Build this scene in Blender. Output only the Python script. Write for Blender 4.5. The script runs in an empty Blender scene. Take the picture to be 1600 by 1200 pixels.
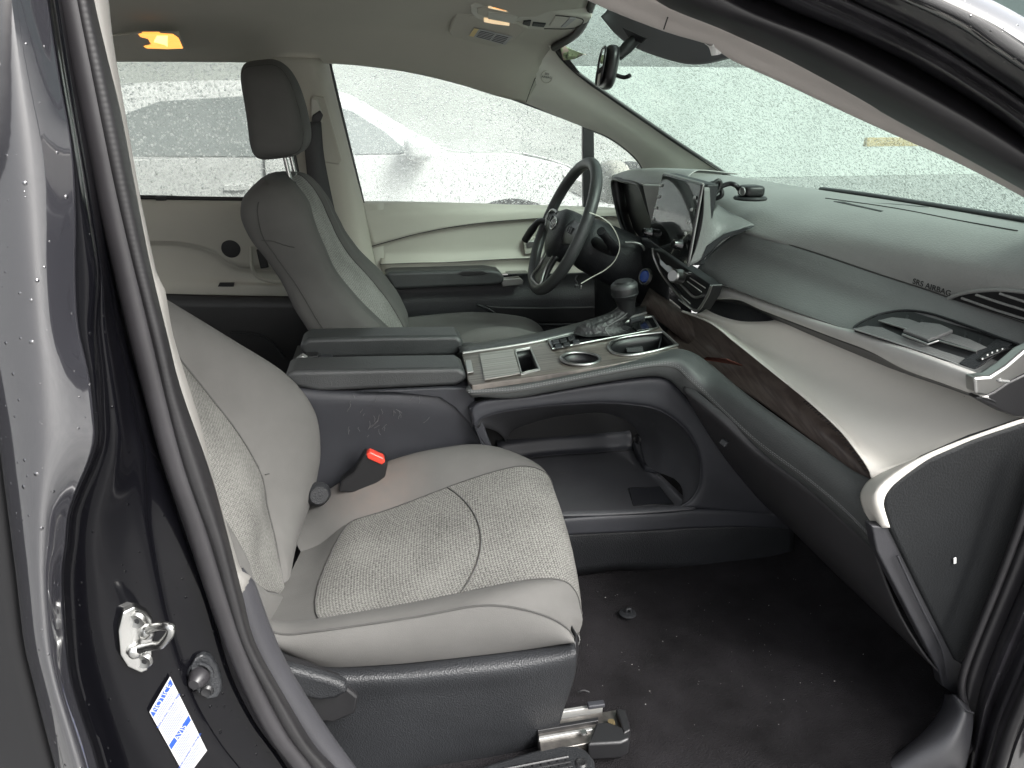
import bpy, bmesh, math, random
from mathutils import Vector, Matrix
random.seed(7)
R = math.radians
C = bpy.context.scene.collection
sc = bpy.context.scene

# ------------------------------------------------------------------ camera, sky, sun, exposure
CAM = Vector((0, -1.6, 1.40)); YAW = R(10); PITCH = R(20.4); F = 1155.0
cd = bpy.data.cameras.new('camera'); cd.sensor_width = 36; cd.lens = 36 * F / 1600
cd.clip_start = 0.02; cd.clip_end = 500
cam = bpy.data.objects.new('camera', cd); C.objects.link(cam)
cam.location = CAM; cam.rotation_euler = (math.pi / 2 - PITCH, 0, -YAW)
sc.camera = cam
SUN_EL, SUN_AZ = R(43), R(137)
w = bpy.data.worlds.new('World'); sc.world = w; w.use_nodes = True
nt = w.node_tree; bg = nt.nodes['Background']
sky = nt.nodes.new('ShaderNodeTexSky'); sky.sky_type = 'NISHITA'; sky.sun_disc = False
sky.sun_elevation = SUN_EL; sky.sun_rotation = SUN_AZ; sky.dust_density = 6; sky.air_density = 1.2; sky.ozone_density = 1
hs = nt.nodes.new('ShaderNodeHueSaturation'); hs.inputs['Saturation'].default_value = 0.22
nt.links.new(sky.outputs[0], hs.inputs['Color']); nt.links.new(hs.outputs[0], bg.inputs[0])
bg.inputs[1].default_value = 0.15
sl = bpy.data.lights.new('sun', 'SUN'); sl.energy = 1.5; sl.angle = R(25); sl.color = (1, .99, .965)
so = bpy.data.objects.new('sun', sl); C.objects.link(so)
so.rotation_euler = Vector((-.48, .52, -.66)).to_track_quat('-Z', 'Y').to_euler()
sc.view_settings.view_transform = 'Standard'; sc.view_settings.look = 'None'
sc.view_settings.gamma = 1; sc.view_settings.exposure = 1.6

# ------------------------------------------------------------------ helpers
_fw = Vector((math.sin(YAW) * math.cos(PITCH), math.cos(YAW) * math.cos(PITCH), -math.sin(PITCH)))
_rt = Vector((math.cos(YAW), -math.sin(YAW), 0)); _up = _rt.cross(_fw)
def ray(px, py): return _fw + _rt * ((px - 800) / F) + _up * ((600 - py) / F)
def at(px, py, Y):
    d = ray(px, py); return CAM + d * ((Y - CAM.y) / d.y)
def atx(px, py, X):
    d = ray(px, py); return CAM + d * ((X - CAM.x) / d.x)
def atz(px, py, Z):
    d = ray(px, py); return CAM + d * ((Z - CAM.z) / d.z)
def T(Y, *pts):                       # traced points on the plane y = Y (or own y as a third number)
    return [at(p[0], p[1], p[2] if len(p) > 2 else Y) for p in pts]
def L(Ya, Yb, *pts):                  # a line running across the car: first point at Ya, last at Yb, rest on the vertical plane between
    P, Q = at(*pts[0], Ya), at(*pts[-1], Yb)
    n = (Q - P).cross(Vector((0, 0, 1))); out = [P]
    for p in pts[1:-1]:
        d = ray(*p); out.append(CAM + d * ((P - CAM).dot(n) / d.dot(n)))
    return out + [Q]
def V(*p): return Vector(p)

def cr(p0, p1, p2, p3, t):
    return 0.5 * ((2 * p1) + (p2 - p0) * t + (2 * p0 - 5 * p1 + 4 * p2 - p3) * t * t + (3 * p1 - p0 - 3 * p2 + p3) * t ** 3)
def dense(pts, closed=False, k=8):
    n = len(pts); out = []
    if n < 3: return [Vector(p) for p in pts]
    segs = n if closed else n - 1
    for i in range(segs):
        if closed: a, b, c, d = pts[(i - 1) % n], pts[i], pts[(i + 1) % n], pts[(i + 2) % n]
        else: a, b, c, d = pts[max(i - 1, 0)], pts[i], pts[i + 1], pts[min(i + 2, n - 1)]
        # limit overshoot at uneven spacing
        L1 = (c - b).length
        if (b - a).length > 1e-9: a = b - (b - a) * min(1, 1.5 * L1 / (b - a).length)
        if (d - c).length > 1e-9: d = c + (d - c) * min(1, 1.5 * L1 / (d - c).length)
        for j in range(k): out.append(cr(a, b, c, d, j / k))
    if not closed: out.append(Vector(pts[-1]))
    return out
def resample(pts, n, smooth=True):
    p = dense(pts) if smooth else [Vector(q) for q in pts]
    s = [0]
    for i in range(1, len(p)): s.append(s[-1] + (p[i] - p[i - 1]).length)
    out = []; j = 0
    for i in range(n):
        t = s[-1] * i / (n - 1)
        while j < len(s) - 2 and s[j + 1] < t: j += 1
        u = (t - s[j]) / max(s[j + 1] - s[j], 1e-9)
        out.append(p[j].lerp(p[j + 1], min(max(u, 0), 1)))
    return out

def link(name, me, m, parent=None, smooth=True, angle=40):
    o = bpy.data.objects.new(name, me); C.objects.link(o)
    if m: me.materials.append(m)
    if smooth:
        me.shade_smooth()
        me.set_sharp_from_angle(angle=R(angle))
    if parent: o.parent = parent; o.matrix_parent_inverse = Matrix.Translation(-parent.location) if parent.rotation_euler[:] == (0, 0, 0) else parent.matrix_world.inverted()
    return o
def grid(name, rows, m, parent=None, closed=False, solid=0, off=0, angle=50, cap=False):
    bm = bmesh.new(); uv = bm.loops.layers.uv.new('uv')
    nr, nc = len(rows), len(rows[0])
    vs = [[bm.verts.new(p) for p in r] for r in rows]
    mid = rows[nr // 2]; us = [0]
    for i in range(1, nc): us.append(us[-1] + (mid[i] - mid[i - 1]).length)
    vv = [0]
    for i in range(1, nr + 1): vv.append(vv[-1] + (rows[i % nr][nc // 2] - rows[i - 1][nc // 2]).length)
    for i in range(nr if closed else nr - 1):
        i2 = (i + 1) % nr
        for j in range(nc - 1):
            q = [vs[i][j], vs[i][j + 1], vs[i2][j + 1], vs[i2][j]]
            try: f = bm.faces.new(q)
            except ValueError: continue
            for l, (a, b) in zip(f.loops, ((us[j], vv[i]), (us[j + 1], vv[i]), (us[j + 1], vv[i + 1]), (us[j], vv[i + 1]))): l[uv].uv = (a, b)
    if cap:
        for j in (0, nc - 1):
            try: bm.faces.new([vs[i][j] for i in range(nr)])
            except ValueError: pass
    bmesh.ops.remove_doubles(bm, verts=bm.verts, dist=1e-6)
    bmesh.ops.recalc_face_normals(bm, faces=bm.faces)
    me = bpy.data.meshes.new(name); bm.to_mesh(me); bm.free()
    o = link(name, me, m, parent, True, angle)
    if solid:
        s = o.modifiers.new('solid', 'SOLIDIFY'); s.thickness = solid; s.offset = off
    return o
def surf(rows, nu=24, nv=6, across=True, smooth=True):
    rs = [resample(r, nu, smooth) for r in rows]
    if nv <= 1: return rs
    cols = []
    for j in range(nu):
        col = [r[j] for r in rs]
        if across: d = dense(col, k=nv)
        else:
            d = []
            for a, b in zip(col, col[1:]): d += [a.lerp(b, k / nv) for k in range(nv)]
            d.append(col[-1])
        cols.append(d)
    return [[cols[j][i] for j in range(nu)] for i in range(len(cols[0]))]
def patch(name, rows, m, parent=None, nu=24, nv=6, across=True, smooth=True, solid=0.003, off=0, angle=50):
    if len(rows) == 2: across = False; nv = max(1, nv // 3)
    return grid(name, surf(rows, nu, nv, across, smooth), m, parent, solid=solid, off=off, angle=angle)
def prism(name, pts, vec, m, parent=None, bev=0.003, seg=3, smooth=False, angle=35, k=5):
    """outline (3-D points) pushed along vec"""
    p = dense(pts, True, k) if smooth else pts
    vec = Vector(vec); bm = bmesh.new()
    a = [bm.verts.new(q) for q in p]; b = [bm.verts.new(q + vec) for q in p]; n = len(p)
    f1 = bm.faces.new(a); f2 = bm.faces.new(list(reversed(b)))
    for i in range(n): bm.faces.new([a[i], b[i], b[(i + 1) % n], a[(i + 1) % n]])
    bmesh.ops.recalc_face_normals(bm, faces=bm.faces)
    bmesh.ops.triangulate(bm, faces=[f for f in bm.faces if len(f.verts) > 12]) if not bev else None
    me = bpy.data.meshes.new(name); bm.to_mesh(me); bm.free()
    o = link(name, me, m, parent, True, angle)
    if bev:
        bv = o.modifiers.new('bevel', 'BEVEL'); bv.width = bev; bv.segments = seg; bv.limit_method = 'ANGLE'; bv.angle_limit = R(40); bv.harden_normals = False
        wn = o.modifiers.new('wn', 'WEIGHTED_NORMAL'); wn.keep_sharp = True
    return o
def frames(pts, closed):
    n = len(pts); tn = []
    for i in range(n):
        a = pts[(i - 1) % n] if (closed or i) else pts[0]; b = pts[(i + 1) % n] if (closed or i < n - 1) else pts[-1]
        tn.append((b - a).normalized())
    up = Vector((0, 0, 1)) if abs(tn[0].z) < .9 else Vector((1, 0, 0))
    nrm = (up - tn[0] * up.dot(tn[0])).normalized(); out = []
    for i in range(n):
        nrm = (nrm - tn[i] * nrm.dot(tn[i])).normalized(); out.append((tn[i], nrm, tn[i].cross(nrm)))
    return out
def tube(name, pts, r, m, parent=None, closed=False, seg=10, smooth=True, k=6, radii=None, flat=1.0, caps=True):
    p = dense(pts, closed, k) if (smooth and len(pts) > 2) else [Vector(q) for q in pts]
    n = len(p)
    if radii:
        rr = []
        for i in range(n):
            t = i / (n - 1) * (len(radii) - 1); j = min(int(t), len(radii) - 2); rr.append(radii[j] + (radii[j + 1] - radii[j]) * (t - j))
    else: rr = [r] * n
    fr = frames(p, closed); bm = bmesh.new(); uv = bm.loops.layers.uv.new('uv'); rings = []; s = [0]
    for i in range(1, n + 1): s.append(s[-1] + (p[i % n] - p[i - 1]).length)
    for i in range(n):
        t, a, b = fr[i]
        rings.append([bm.verts.new(p[i] + (a * math.cos(2 * math.pi * q / seg) + b * math.sin(2 * math.pi * q / seg) * flat) * rr[i]) for q in range(seg)])
    for i in range(n if closed else n - 1):
        i2 = (i + 1) % n
        for q in range(seg):
            f = bm.faces.new([rings[i][q], rings[i][(q + 1) % seg], rings[i2][(q + 1) % seg], rings[i2][q]])
            for l, uvc in zip(f.loops, ((s[i], q / seg), (s[i], (q + 1) / seg), (s[i + 1], (q + 1) / seg), (s[i + 1], q / seg))): l[uv].uv = uvc
    if caps and not closed:
        bm.faces.new(list(reversed(rings[0]))); bm.faces.new(rings[-1])
    bmesh.ops.recalc_face_normals(bm, faces=bm.faces)
    me = bpy.data.meshes.new(name); bm.to_mesh(me); bm.free()
    return link(name, me, m, parent, True, 60)
def box(name, c, size, m, parent=None, rot=None, bev=0.004, seg=3):
    x, y, z = (s / 2 for s in size); M = rot if rot else Matrix.Identity(3); c = Vector(c)
    p = [c + M @ Vector(q) for q in ((-x, -y, -z), (x, -y, -z), (x, y, -z), (-x, y, -z))]
    return prism(name, p, M @ Vector((0, 0, 2 * z)), m, parent, bev, seg)
def lathe(name, c, axis, prof, m, parent=None, seg=24, sx=1.0, side=None):
    """prof: (radius, height) along axis"""
    ax = Vector(axis).normalized(); sd = Vector(side) if side else (Vector((0, 0, 1)) if abs(ax.z) < .9 else Vector((1, 0, 0)))
    u = (sd - ax * sd.dot(ax)).normalized(); v = ax.cross(u); c = Vector(c)
    rows = [[c + ax * h + (u * math.cos(2 * math.pi * q / seg) * sx + v * math.sin(2 * math.pi * q / seg)) * max(r, 1e-5) for r, h in prof] for q in range(seg)]
    return grid(name, rows, m, parent, closed=True, angle=35)
def blob(name, c, size, m, parent=None, e=(0.6, 0.6), rot=None, nu=32, nv=20, fn=None):
    """superellipsoid"""
    def sp(v, p): return math.copysign(abs(v) ** p, v)
    M = rot if rot else Matrix.Identity(3); c = Vector(c); rows = []
    for i in range(nu):
        a = 2 * math.pi * i / nu; row = []
        for j in range(nv + 1):
            b = -math.pi / 2 + math.pi * j / nv
            q = Vector((size[0] / 2 * sp(math.cos(b), e[0]) * sp(math.cos(a), e[1]), size[1] / 2 * sp(math.cos(b), e[0]) * sp(math.sin(a), e[1]), size[2] / 2 * sp(math.sin(b), e[0])))
            if fn: q = fn(q)
            row.append(c + M @ q)
        rows.append(row)
    return grid(name, rows, m, parent, closed=True, angle=80)
def text(name, s, origin, xdir, ydir, size, m, parent=None, depth=0.0004, align='CENTER'):
    cu = bpy.data.curves.new('t', 'FONT'); cu.body = s; cu.size = size; cu.extrude = depth; cu.align_x = align; cu.align_y = 'CENTER'
    to = bpy.data.objects.new('t', cu); me = bpy.data.meshes.new_from_object(to)
    bpy.data.objects.remove(to); bpy.data.curves.remove(cu); me.name = name
    x = Vector(xdir).normalized(); y = Vector(ydir); y = (y - x * y.dot(x)).normalized(); z = x.cross(y)
    me.transform(Matrix((x, y, z)).transposed().to_4x4()); me.transform(Matrix.Translation(origin))
    me.materials.clear()
    return link(name, me, m, parent, False)
def thing(name, label, cat, loc=(0, 0, 0), group=None):
    o = bpy.data.objects.new(name, None); C.objects.link(o); o.location = loc; o.empty_display_size = .05
    o['label'] = label; o['category'] = cat
    if group: o['group'] = group
    return o
def tag(o, label, cat, group=None):
    o['label'] = label; o['category'] = cat
    if group: o['group'] = group
    return o
def struct(o, kind='structure'): o['kind'] = kind; return o

def cut(o, outlines, down):
    """cut wells into o: outlines (3-D points) pushed along down; real holes, nothing left over"""
    for pts in outlines:
        me = bpy.data.meshes.new('c'); bm = bmesh.new(); d = Vector(down)
        a = [bm.verts.new(p - d * .3) for p in pts]; b = [bm.verts.new(p + d) for p in pts]; n = len(pts)
        bm.faces.new(a); bm.faces.new(list(reversed(b)))
        for i in range(n): bm.faces.new([a[i], b[i], b[(i + 1) % n], a[(i + 1) % n]])
        bmesh.ops.recalc_face_normals(bm, faces=bm.faces); bm.to_mesh(me); bm.free()
        k = bpy.data.objects.new('c', me); C.objects.link(k)
        b_ = o.modifiers.new('b', 'BOOLEAN'); b_.operation = 'DIFFERENCE'; b_.object = k; b_.solver = 'EXACT'
        bpy.context.view_layer.update()
        ev = o.evaluated_get(bpy.context.evaluated_depsgraph_get()); nm = bpy.data.meshes.new_from_object(ev)
        o.modifiers.clear(); o.data = nm; bpy.data.objects.remove(k)
        nm.set_sharp_from_angle(angle=R(35))

from mathutils.bvhtree import BVHTree
_bvh = {}
def onto(o, px, py, up=.0006):
    """where the line of sight through a traced point meets the front of an object that is already built"""
    if o.name not in _bvh:
        bpy.context.view_layer.update()
        dg = bpy.context.evaluated_depsgraph_get(); ev = o.evaluated_get(dg); me = ev.to_mesh(); mw = o.matrix_world
        _bvh[o.name] = BVHTree.FromPolygons([mw @ v.co for v in me.vertices], [tuple(p.vertices) for p in me.polygons]); ev.to_mesh_clear()
    d = ray(px, py).normalized(); h, n, i, dist = _bvh[o.name].ray_cast(CAM, d)
    if h is None: return None
    if n.dot(d) > 0: n = -n
    return h + n * up
# ------------------------------------------------------------------ materials
def newmat(name):
    m = bpy.data.materials.new(name); m.use_nodes = True
    return m, m.node_tree.nodes, m.node_tree.links, m.node_tree.nodes['Principled BSDF']
def mat(name, col, rough=.5, bump=None, var=None, metal=0, coat=0, spec=.5, sheen=0, wear=None, rvar=None, emit=None, uvbump=None):
    m, N, K, b = newmat(name)
    b.inputs['Base Color'].default_value = (*col, 1); b.inputs['Roughness'].default_value = rough; b.inputs['Metallic'].default_value = metal
    b.inputs['Specular IOR Level'].default_value = spec; b.inputs['Coat Weight'].default_value = coat; b.inputs['Coat Roughness'].default_value = .03
    b.inputs['Sheen Weight'].default_value = sheen
    tc = N.new('ShaderNodeTexCoord'); src = tc.outputs['Object']; cur = None
    if var:
        n = N.new('ShaderNodeTexNoise'); n.inputs['Scale'].default_value = var[0]; n.inputs['Detail'].default_value = 6; n.inputs['Roughness'].default_value = .65; K.new(src, n.inputs['Vector'])
        r = N.new('ShaderNodeValToRGB'); r.color_ramp.elements[0].position = .32; r.color_ramp.elements[1].position = .7
        r.color_ramp.elements[0].color = (*[c * (1 - var[1]) for c in col], 1); r.color_ramp.elements[1].color = (*[min(1, c * (1 + var[1])) for c in col], 1)
        K.new(n.outputs['Fac'], r.inputs[0]); cur = r.outputs[0]; K.new(cur, b.inputs['Base Color'])
    if wear:   # (scale, threshold, colour) specks or dust
        n = N.new('ShaderNodeTexNoise'); n.inputs['Scale'].default_value = wear[0]; n.inputs['Detail'].default_value = 3; K.new(src, n.inputs['Vector'])
        r = N.new('ShaderNodeValToRGB'); r.color_ramp.elements[0].position = wear[1]; r.color_ramp.elements[1].position = min(1, wear[1] + .05)
        K.new(n.outputs['Fac'], r.inputs[0]); mx = N.new('ShaderNodeMixRGB'); K.new(r.outputs[0], mx.inputs[0])
        if cur: K.new(cur, mx.inputs[1])
        else: mx.inputs[1].default_value = (*col, 1)
        mx.inputs[2].default_value = (*wear[2], 1); K.new(mx.outputs[0], b.inputs['Base Color'])
    if rvar:
        n = N.new('ShaderNodeTexNoise'); n.inputs['Scale'].default_value = rvar[0]; n.inputs['Detail'].default_value = 5; K.new(src, n.inputs['Vector'])
        mr = N.new('ShaderNodeMapRange'); mr.inputs[1].default_value = .3; mr.inputs[2].default_value = .7; mr.inputs[3].default_value = rvar[1]; mr.inputs[4].default_value = rvar[2]
        K.new(n.outputs['Fac'], mr.inputs[0]); K.new(mr.outputs[0], b.inputs['Roughness'])
    if bump:
        kind, scale, strength, dist = bump
        if kind == 'noise':
            n = N.new('ShaderNodeTexNoise'); n.inputs['Scale'].default_value = scale; n.inputs['Detail'].default_value = 4; o = n.outputs['Fac']
        elif kind == 'grain':
            n = N.new('ShaderNodeTexVoronoi'); n.inputs['Scale'].default_value = scale; o = n.outputs['Distance']
        K.new(src, n.inputs['Vector'])
        bp = N.new('ShaderNodeBump'); bp.inputs['Strength'].default_value = strength; bp.inputs['Distance'].default_value = dist
        K.new(o, bp.inputs['Height']); K.new(bp.outputs[0], b.inputs['Normal'])
    if uvbump:  # ribs along u
        sp = N.new('ShaderNodeSeparateXYZ'); K.new(tc.outputs['UV'], sp.inputs[0]); mt = N.new('ShaderNodeMath'); mt.operation = 'MULTIPLY'; mt.inputs[1].default_value = uvbump[0]
        K.new(sp.outputs[0], mt.inputs[0]); sn = N.new('ShaderNodeMath'); sn.operation = 'SINE'; K.new(mt.outputs[0], sn.inputs[0])
        bp = N.new('ShaderNodeBump'); bp.inputs['Strength'].default_value = uvbump[1]; bp.inputs['Distance'].default_value = uvbump[2]; K.new(sn.outputs[0], bp.inputs['Height']); K.new(bp.outputs[0], b.inputs['Normal'])
    if emit: b.inputs['Emission Color'].default_value = (*emit[0], 1); b.inputs['Emission Strength'].default_value = emit[1]
    return m
def math_(N, K, op, a, b=None):
    n = N.new('ShaderNodeMath'); n.operation = op
    for i, v in enumerate((a, b)):
        if v is None: continue
        if isinstance(v, (int, float)): n.inputs[i].default_value = v
        else: K.new(v, n.inputs[i])
    return n.outputs[0]
def tweed(name, c1, c2, scale=1.0):
    """knitted ribs: columns along u with staggered stitches"""
    m, N, K, b = newmat(name); b.inputs['Roughness'].default_value = .95; b.inputs['Specular IOR Level'].default_value = .15; b.inputs['Sheen Weight'].default_value = .03
    tc = N.new('ShaderNodeTexCoord'); sp = N.new('ShaderNodeSeparateXYZ'); K.new(tc.outputs['UV'], sp.inputs[0])
    nz = N.new('ShaderNodeTexNoise'); nz.inputs['Scale'].default_value = 260 * scale; nz.inputs['Detail'].default_value = 4; K.new(tc.outputs['UV'], nz.inputs['Vector'])
    ju = math_(N, K, 'ADD', math_(N, K, 'MULTIPLY', sp.outputs[0], 1500 * scale), math_(N, K, 'MULTIPLY', nz.outputs['Fac'], 3.5))
    rib = math_(N, K, 'SINE', ju)
    jv = math_(N, K, 'ADD', math_(N, K, 'MULTIPLY', sp.outputs[1], 1500 * scale), math_(N, K, 'MULTIPLY', rib, 1.6))
    st = math_(N, K, 'SINE', jv)
    h = math_(N, K, 'ADD', math_(N, K, 'MULTIPLY', rib, .13), math_(N, K, 'MULTIPLY', st, .17))
    h = math_(N, K, 'ADD', h, nz.outputs['Fac'])
    big = N.new('ShaderNodeTexNoise'); big.inputs['Scale'].default_value = 9; big.inputs['Detail'].default_value = 5; K.new(tc.outputs['Object'], big.inputs['Vector'])
    h2 = math_(N, K, 'ADD', h, math_(N, K, 'MULTIPLY', math_(N, K, 'SUBTRACT', big.outputs['Fac'], .5), .5))
    r = N.new('ShaderNodeValToRGB'); r.color_ramp.elements[0].position = .15; r.color_ramp.elements[1].position = .85
    r.color_ramp.elements[0].color = (*c1, 1); r.color_ramp.elements[1].color = (*c2, 1); K.new(h2, r.inputs[0]); K.new(r.outputs[0], b.inputs['Base Color'])
    bp = N.new('ShaderNodeBump'); bp.inputs['Strength'].default_value = .6; bp.inputs['Distance'].default_value = .0012; K.new(h, bp.inputs['Height']); K.new(bp.outputs[0], b.inputs['Normal'])
    return m
def fabric(name, col, stain=None):
    m, N, K, b = newmat(name); b.inputs['Roughness'].default_value = .9; b.inputs['Specular IOR Level'].default_value = .2; b.inputs['Sheen Weight'].default_value = .03
    tc = N.new('ShaderNodeTexCoord')
    v = N.new('ShaderNodeTexVoronoi'); v.inputs['Scale'].default_value = 900; K.new(tc.outputs['Object'], v.inputs['Vector'])
    n = N.new('ShaderNodeTexNoise'); n.inputs['Scale'].default_value = 7; n.inputs['Detail'].default_value = 6; K.new(tc.outputs['Object'], n.inputs['Vector'])
    r = N.new('ShaderNodeValToRGB'); r.color_ramp.elements[0].position = .3; r.color_ramp.elements[1].position = .7
    r.color_ramp.elements[0].color = (*[c * .82 for c in col], 1); r.color_ramp.elements[1].color = (*[c * 1.08 for c in col], 1)
    K.new(n.outputs['Fac'], r.inputs[0]); out = r.outputs[0]
    if stain:
        P, rad, sc_col = stain
        ds = N.new('ShaderNodeVectorMath'); ds.operation = 'DISTANCE'; K.new(tc.outputs['Object'], ds.inputs[0]); ds.inputs[1].default_value = P
        n2 = N.new('ShaderNodeTexNoise'); n2.inputs['Scale'].default_value = 40; n2.inputs['Detail'].default_value = 5; K.new(tc.outputs['Object'], n2.inputs['Vector'])
        f = math_(N, K, 'SUBTRACT', 1.0, math_(N, K, 'DIVIDE', ds.outputs['Value'], rad))
        f = math_(N, K, 'MAXIMUM', f, 0); f = math_(N, K, 'MULTIPLY', f, math_(N, K, 'MULTIPLY', n2.outputs['Fac'], 1.3))
        mx = N.new('ShaderNodeMixRGB'); K.new(f, mx.inputs[0]); K.new(out, mx.inputs[1]); mx.inputs[2].default_value = (*sc_col, 1); out = mx.outputs[0]
    K.new(out, b.inputs['Base Color'])
    bp = N.new('ShaderNodeBump'); bp.inputs['Strength'].default_value = .25; bp.inputs['Distance'].default_value = .0008; K.new(v.outputs['Distance'], bp.inputs['Height']); K.new(bp.outputs[0], b.inputs['Normal'])
    return m
def wet_paint(name, col, ior=1.5):
    m, N, K, b = newmat(name); b.inputs['Base Color'].default_value = (*col, 1); b.inputs['Roughness'].default_value = .12
    b.inputs['Coat Weight'].default_value = 1 if ior > 1.5 else .4; b.inputs['Coat Roughness'].default_value = .04; b.inputs['Specular IOR Level'].default_value = .6 if ior > 1.5 else .1; b.inputs['Coat IOR'].default_value = ior
    tc = N.new('ShaderNodeTexCoord')
    v = N.new('ShaderNodeTexVoronoi'); v.inputs['Scale'].default_value = 150; v.inputs['Randomness'].default_value = 1; K.new(tc.outputs['Object'], v.inputs['Vector'])
    # only some cells hold a drop
    sp = N.new('ShaderNodeSeparateColor'); K.new(v.outputs['Color'], sp.inputs[0])
    rad = math_(N, K, 'MULTIPLY', math_(N, K, 'POWER', sp.outputs[0], 4.0), .3)
    d = math_(N, K, 'MAXIMUM', math_(N, K, 'SUBTRACT', rad, v.outputs['Distance']), 0)
    n = N.new('ShaderNodeTexNoise'); n.inputs['Scale'].default_value = 14; n.inputs['Detail'].default_value = 3; K.new(tc.outputs['Object'], n.inputs['Vector'])
    h = math_(N, K, 'ADD', math_(N, K, 'MULTIPLY', d, 4.0), math_(N, K, 'MULTIPLY', n.outputs['Fac'], .25))
    bp = N.new('ShaderNodeBump'); bp.inputs['Strength'].default_value = .5; bp.inputs['Distance'].default_value = .003; K.new(h, bp.inputs['Height'])
    K.new(bp.outputs[0], b.inputs['Normal']); K.new(bp.outputs[0], b.inputs['Coat Normal'])
    return m
def rain_glass(name, tint, drop_scale, cover, frost, dens=1.0, ridge=.5):
    """window pane: clear tinted glass with rain drops / a wet film on it"""
    m, N, K, b = newmat(name); N.remove(b); out = N['Material Output']; tc = N.new('ShaderNodeTexCoord')
    v = N.new('ShaderNodeTexVoronoi'); v.inputs['Scale'].default_value = drop_scale
    ns = N.new('ShaderNodeTexNoise'); ns.inputs['Scale'].default_value = drop_scale * .9; ns.inputs['Detail'].default_value = 3; K.new(tc.outputs['Object'], ns.inputs['Vector'])
    vm = N.new('ShaderNodeVectorMath'); vm.operation = 'MULTIPLY_ADD'; K.new(ns.outputs['Color'], vm.inputs[0]); vm.inputs[1].default_value = (.35 / drop_scale * 2,) * 3; K.new(tc.outputs['Object'], vm.inputs[2])
    K.new(vm.outputs[0], v.inputs['Vector'])
    sp = N.new('ShaderNodeSeparateColor'); K.new(v.outputs['Color'], sp.inputs[0])
    rad = math_(N, K, 'MULTIPLY', math_(N, K, 'POWER', sp.outputs[0], 1.5), cover)
    d = math_(N, K, 'MAXIMUM', math_(N, K, 'SUBTRACT', rad, v.outputs['Distance']), 0)
    mask = math_(N, K, 'MINIMUM', math_(N, K, 'MULTIPLY', d, 14.0), 1.0)
    bp = N.new('ShaderNodeBump'); bp.inputs['Strength'].default_value = ridge; bp.inputs['Distance'].default_value = .006; K.new(d, bp.inputs['Height'])
    tr = N.new('ShaderNodeBsdfTransparent'); tr.inputs[0].default_value = (*tint, 1)
    rf = N.new('ShaderNodeBsdfRefraction'); rf.inputs['Color'].default_value = (*tint, 1); rf.inputs['Roughness'].default_value = .25; rf.inputs['IOR'].default_value = 1.33; K.new(bp.outputs[0], rf.inputs['Normal'])
    tl = N.new('ShaderNodeBsdfTranslucent'); tl.inputs[0].default_value = (*[min(1, t * 1.05) for t in tint], 1); K.new(bp.outputs[0], tl.inputs['Normal'])
    gl = N.new('ShaderNodeBsdfGlossy'); gl.inputs['Roughness'].default_value = .05
    m1 = N.new('ShaderNodeMixShader'); fz = N.new('ShaderNodeTexNoise'); fz.inputs['Scale'].default_value = drop_scale * 1.1; fz.inputs['Detail'].default_value = 2; K.new(tc.outputs['Object'], fz.inputs['Vector']); fm = N.new('ShaderNodeMapRange'); fm.inputs[1].default_value = .38; fm.inputs[2].default_value = .66; fm.inputs[3].default_value = frost * .45; fm.inputs[4].default_value = frost * 1.7; K.new(fz.outputs['Fac'], fm.inputs[0]); K.new(fm.outputs[0], m1.inputs[0]); K.new(tr.outputs[0], m1.inputs[1]); K.new(tl.outputs[0], m1.inputs[2])
    m2 = N.new('ShaderNodeMixShader'); K.new(math_(N, K, 'MULTIPLY', mask, dens), m2.inputs[0]); K.new(m1.outputs[0], m2.inputs[1]); K.new(rf.outputs[0], m2.inputs[2])
    m3 = N.new('ShaderNodeMixShader'); m3.inputs[0].default_value = .04; K.new(m2.outputs[0], m3.inputs[1]); K.new(gl.outputs[0], m3.inputs[2])
    K.new(m3.outputs[0], out.inputs['Surface'])
    return m
def wood(name, ca, cb, su=1, rough=.35, axis='X'):
    """fine straight grain, stretched along one axis"""
    m, N, K, b = newmat(name); b.inputs['Roughness'].default_value = rough; b.inputs['Coat Weight'].default_value = .15
    tc = N.new('ShaderNodeTexCoord'); mp = N.new('ShaderNodeMapping'); K.new(tc.outputs['Object'], mp.inputs['Vector'])
    mp.inputs['Scale'].default_value = {'X': (4, 340, 2), 'Y': (380, 4, 60)}[axis]
    n = N.new('ShaderNodeTexNoise'); n.inputs['Scale'].default_value = su; n.inputs['Detail'].default_value = 3; K.new(mp.outputs[0], n.inputs['Vector'])
    r = N.new('ShaderNodeValToRGB'); r.color_ramp.elements[0].position = .4; r.color_ramp.elements[1].position = .6
    r.color_ramp.elements[0].color = (*ca, 1); r.color_ramp.elements[1].color = (*cb, 1); K.new(n.outputs['Fac'], r.inputs[0]); K.new(r.outputs[0], b.inputs['Base Color'])
    bp = N.new('ShaderNodeBump'); bp.inputs['Strength'].default_value = .3; bp.inputs['Distance'].default_value = .0005; K.new(n.outputs['Fac'], bp.inputs['Height']); K.new(bp.outputs[0], b.inputs['Normal'])
    return m

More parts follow.
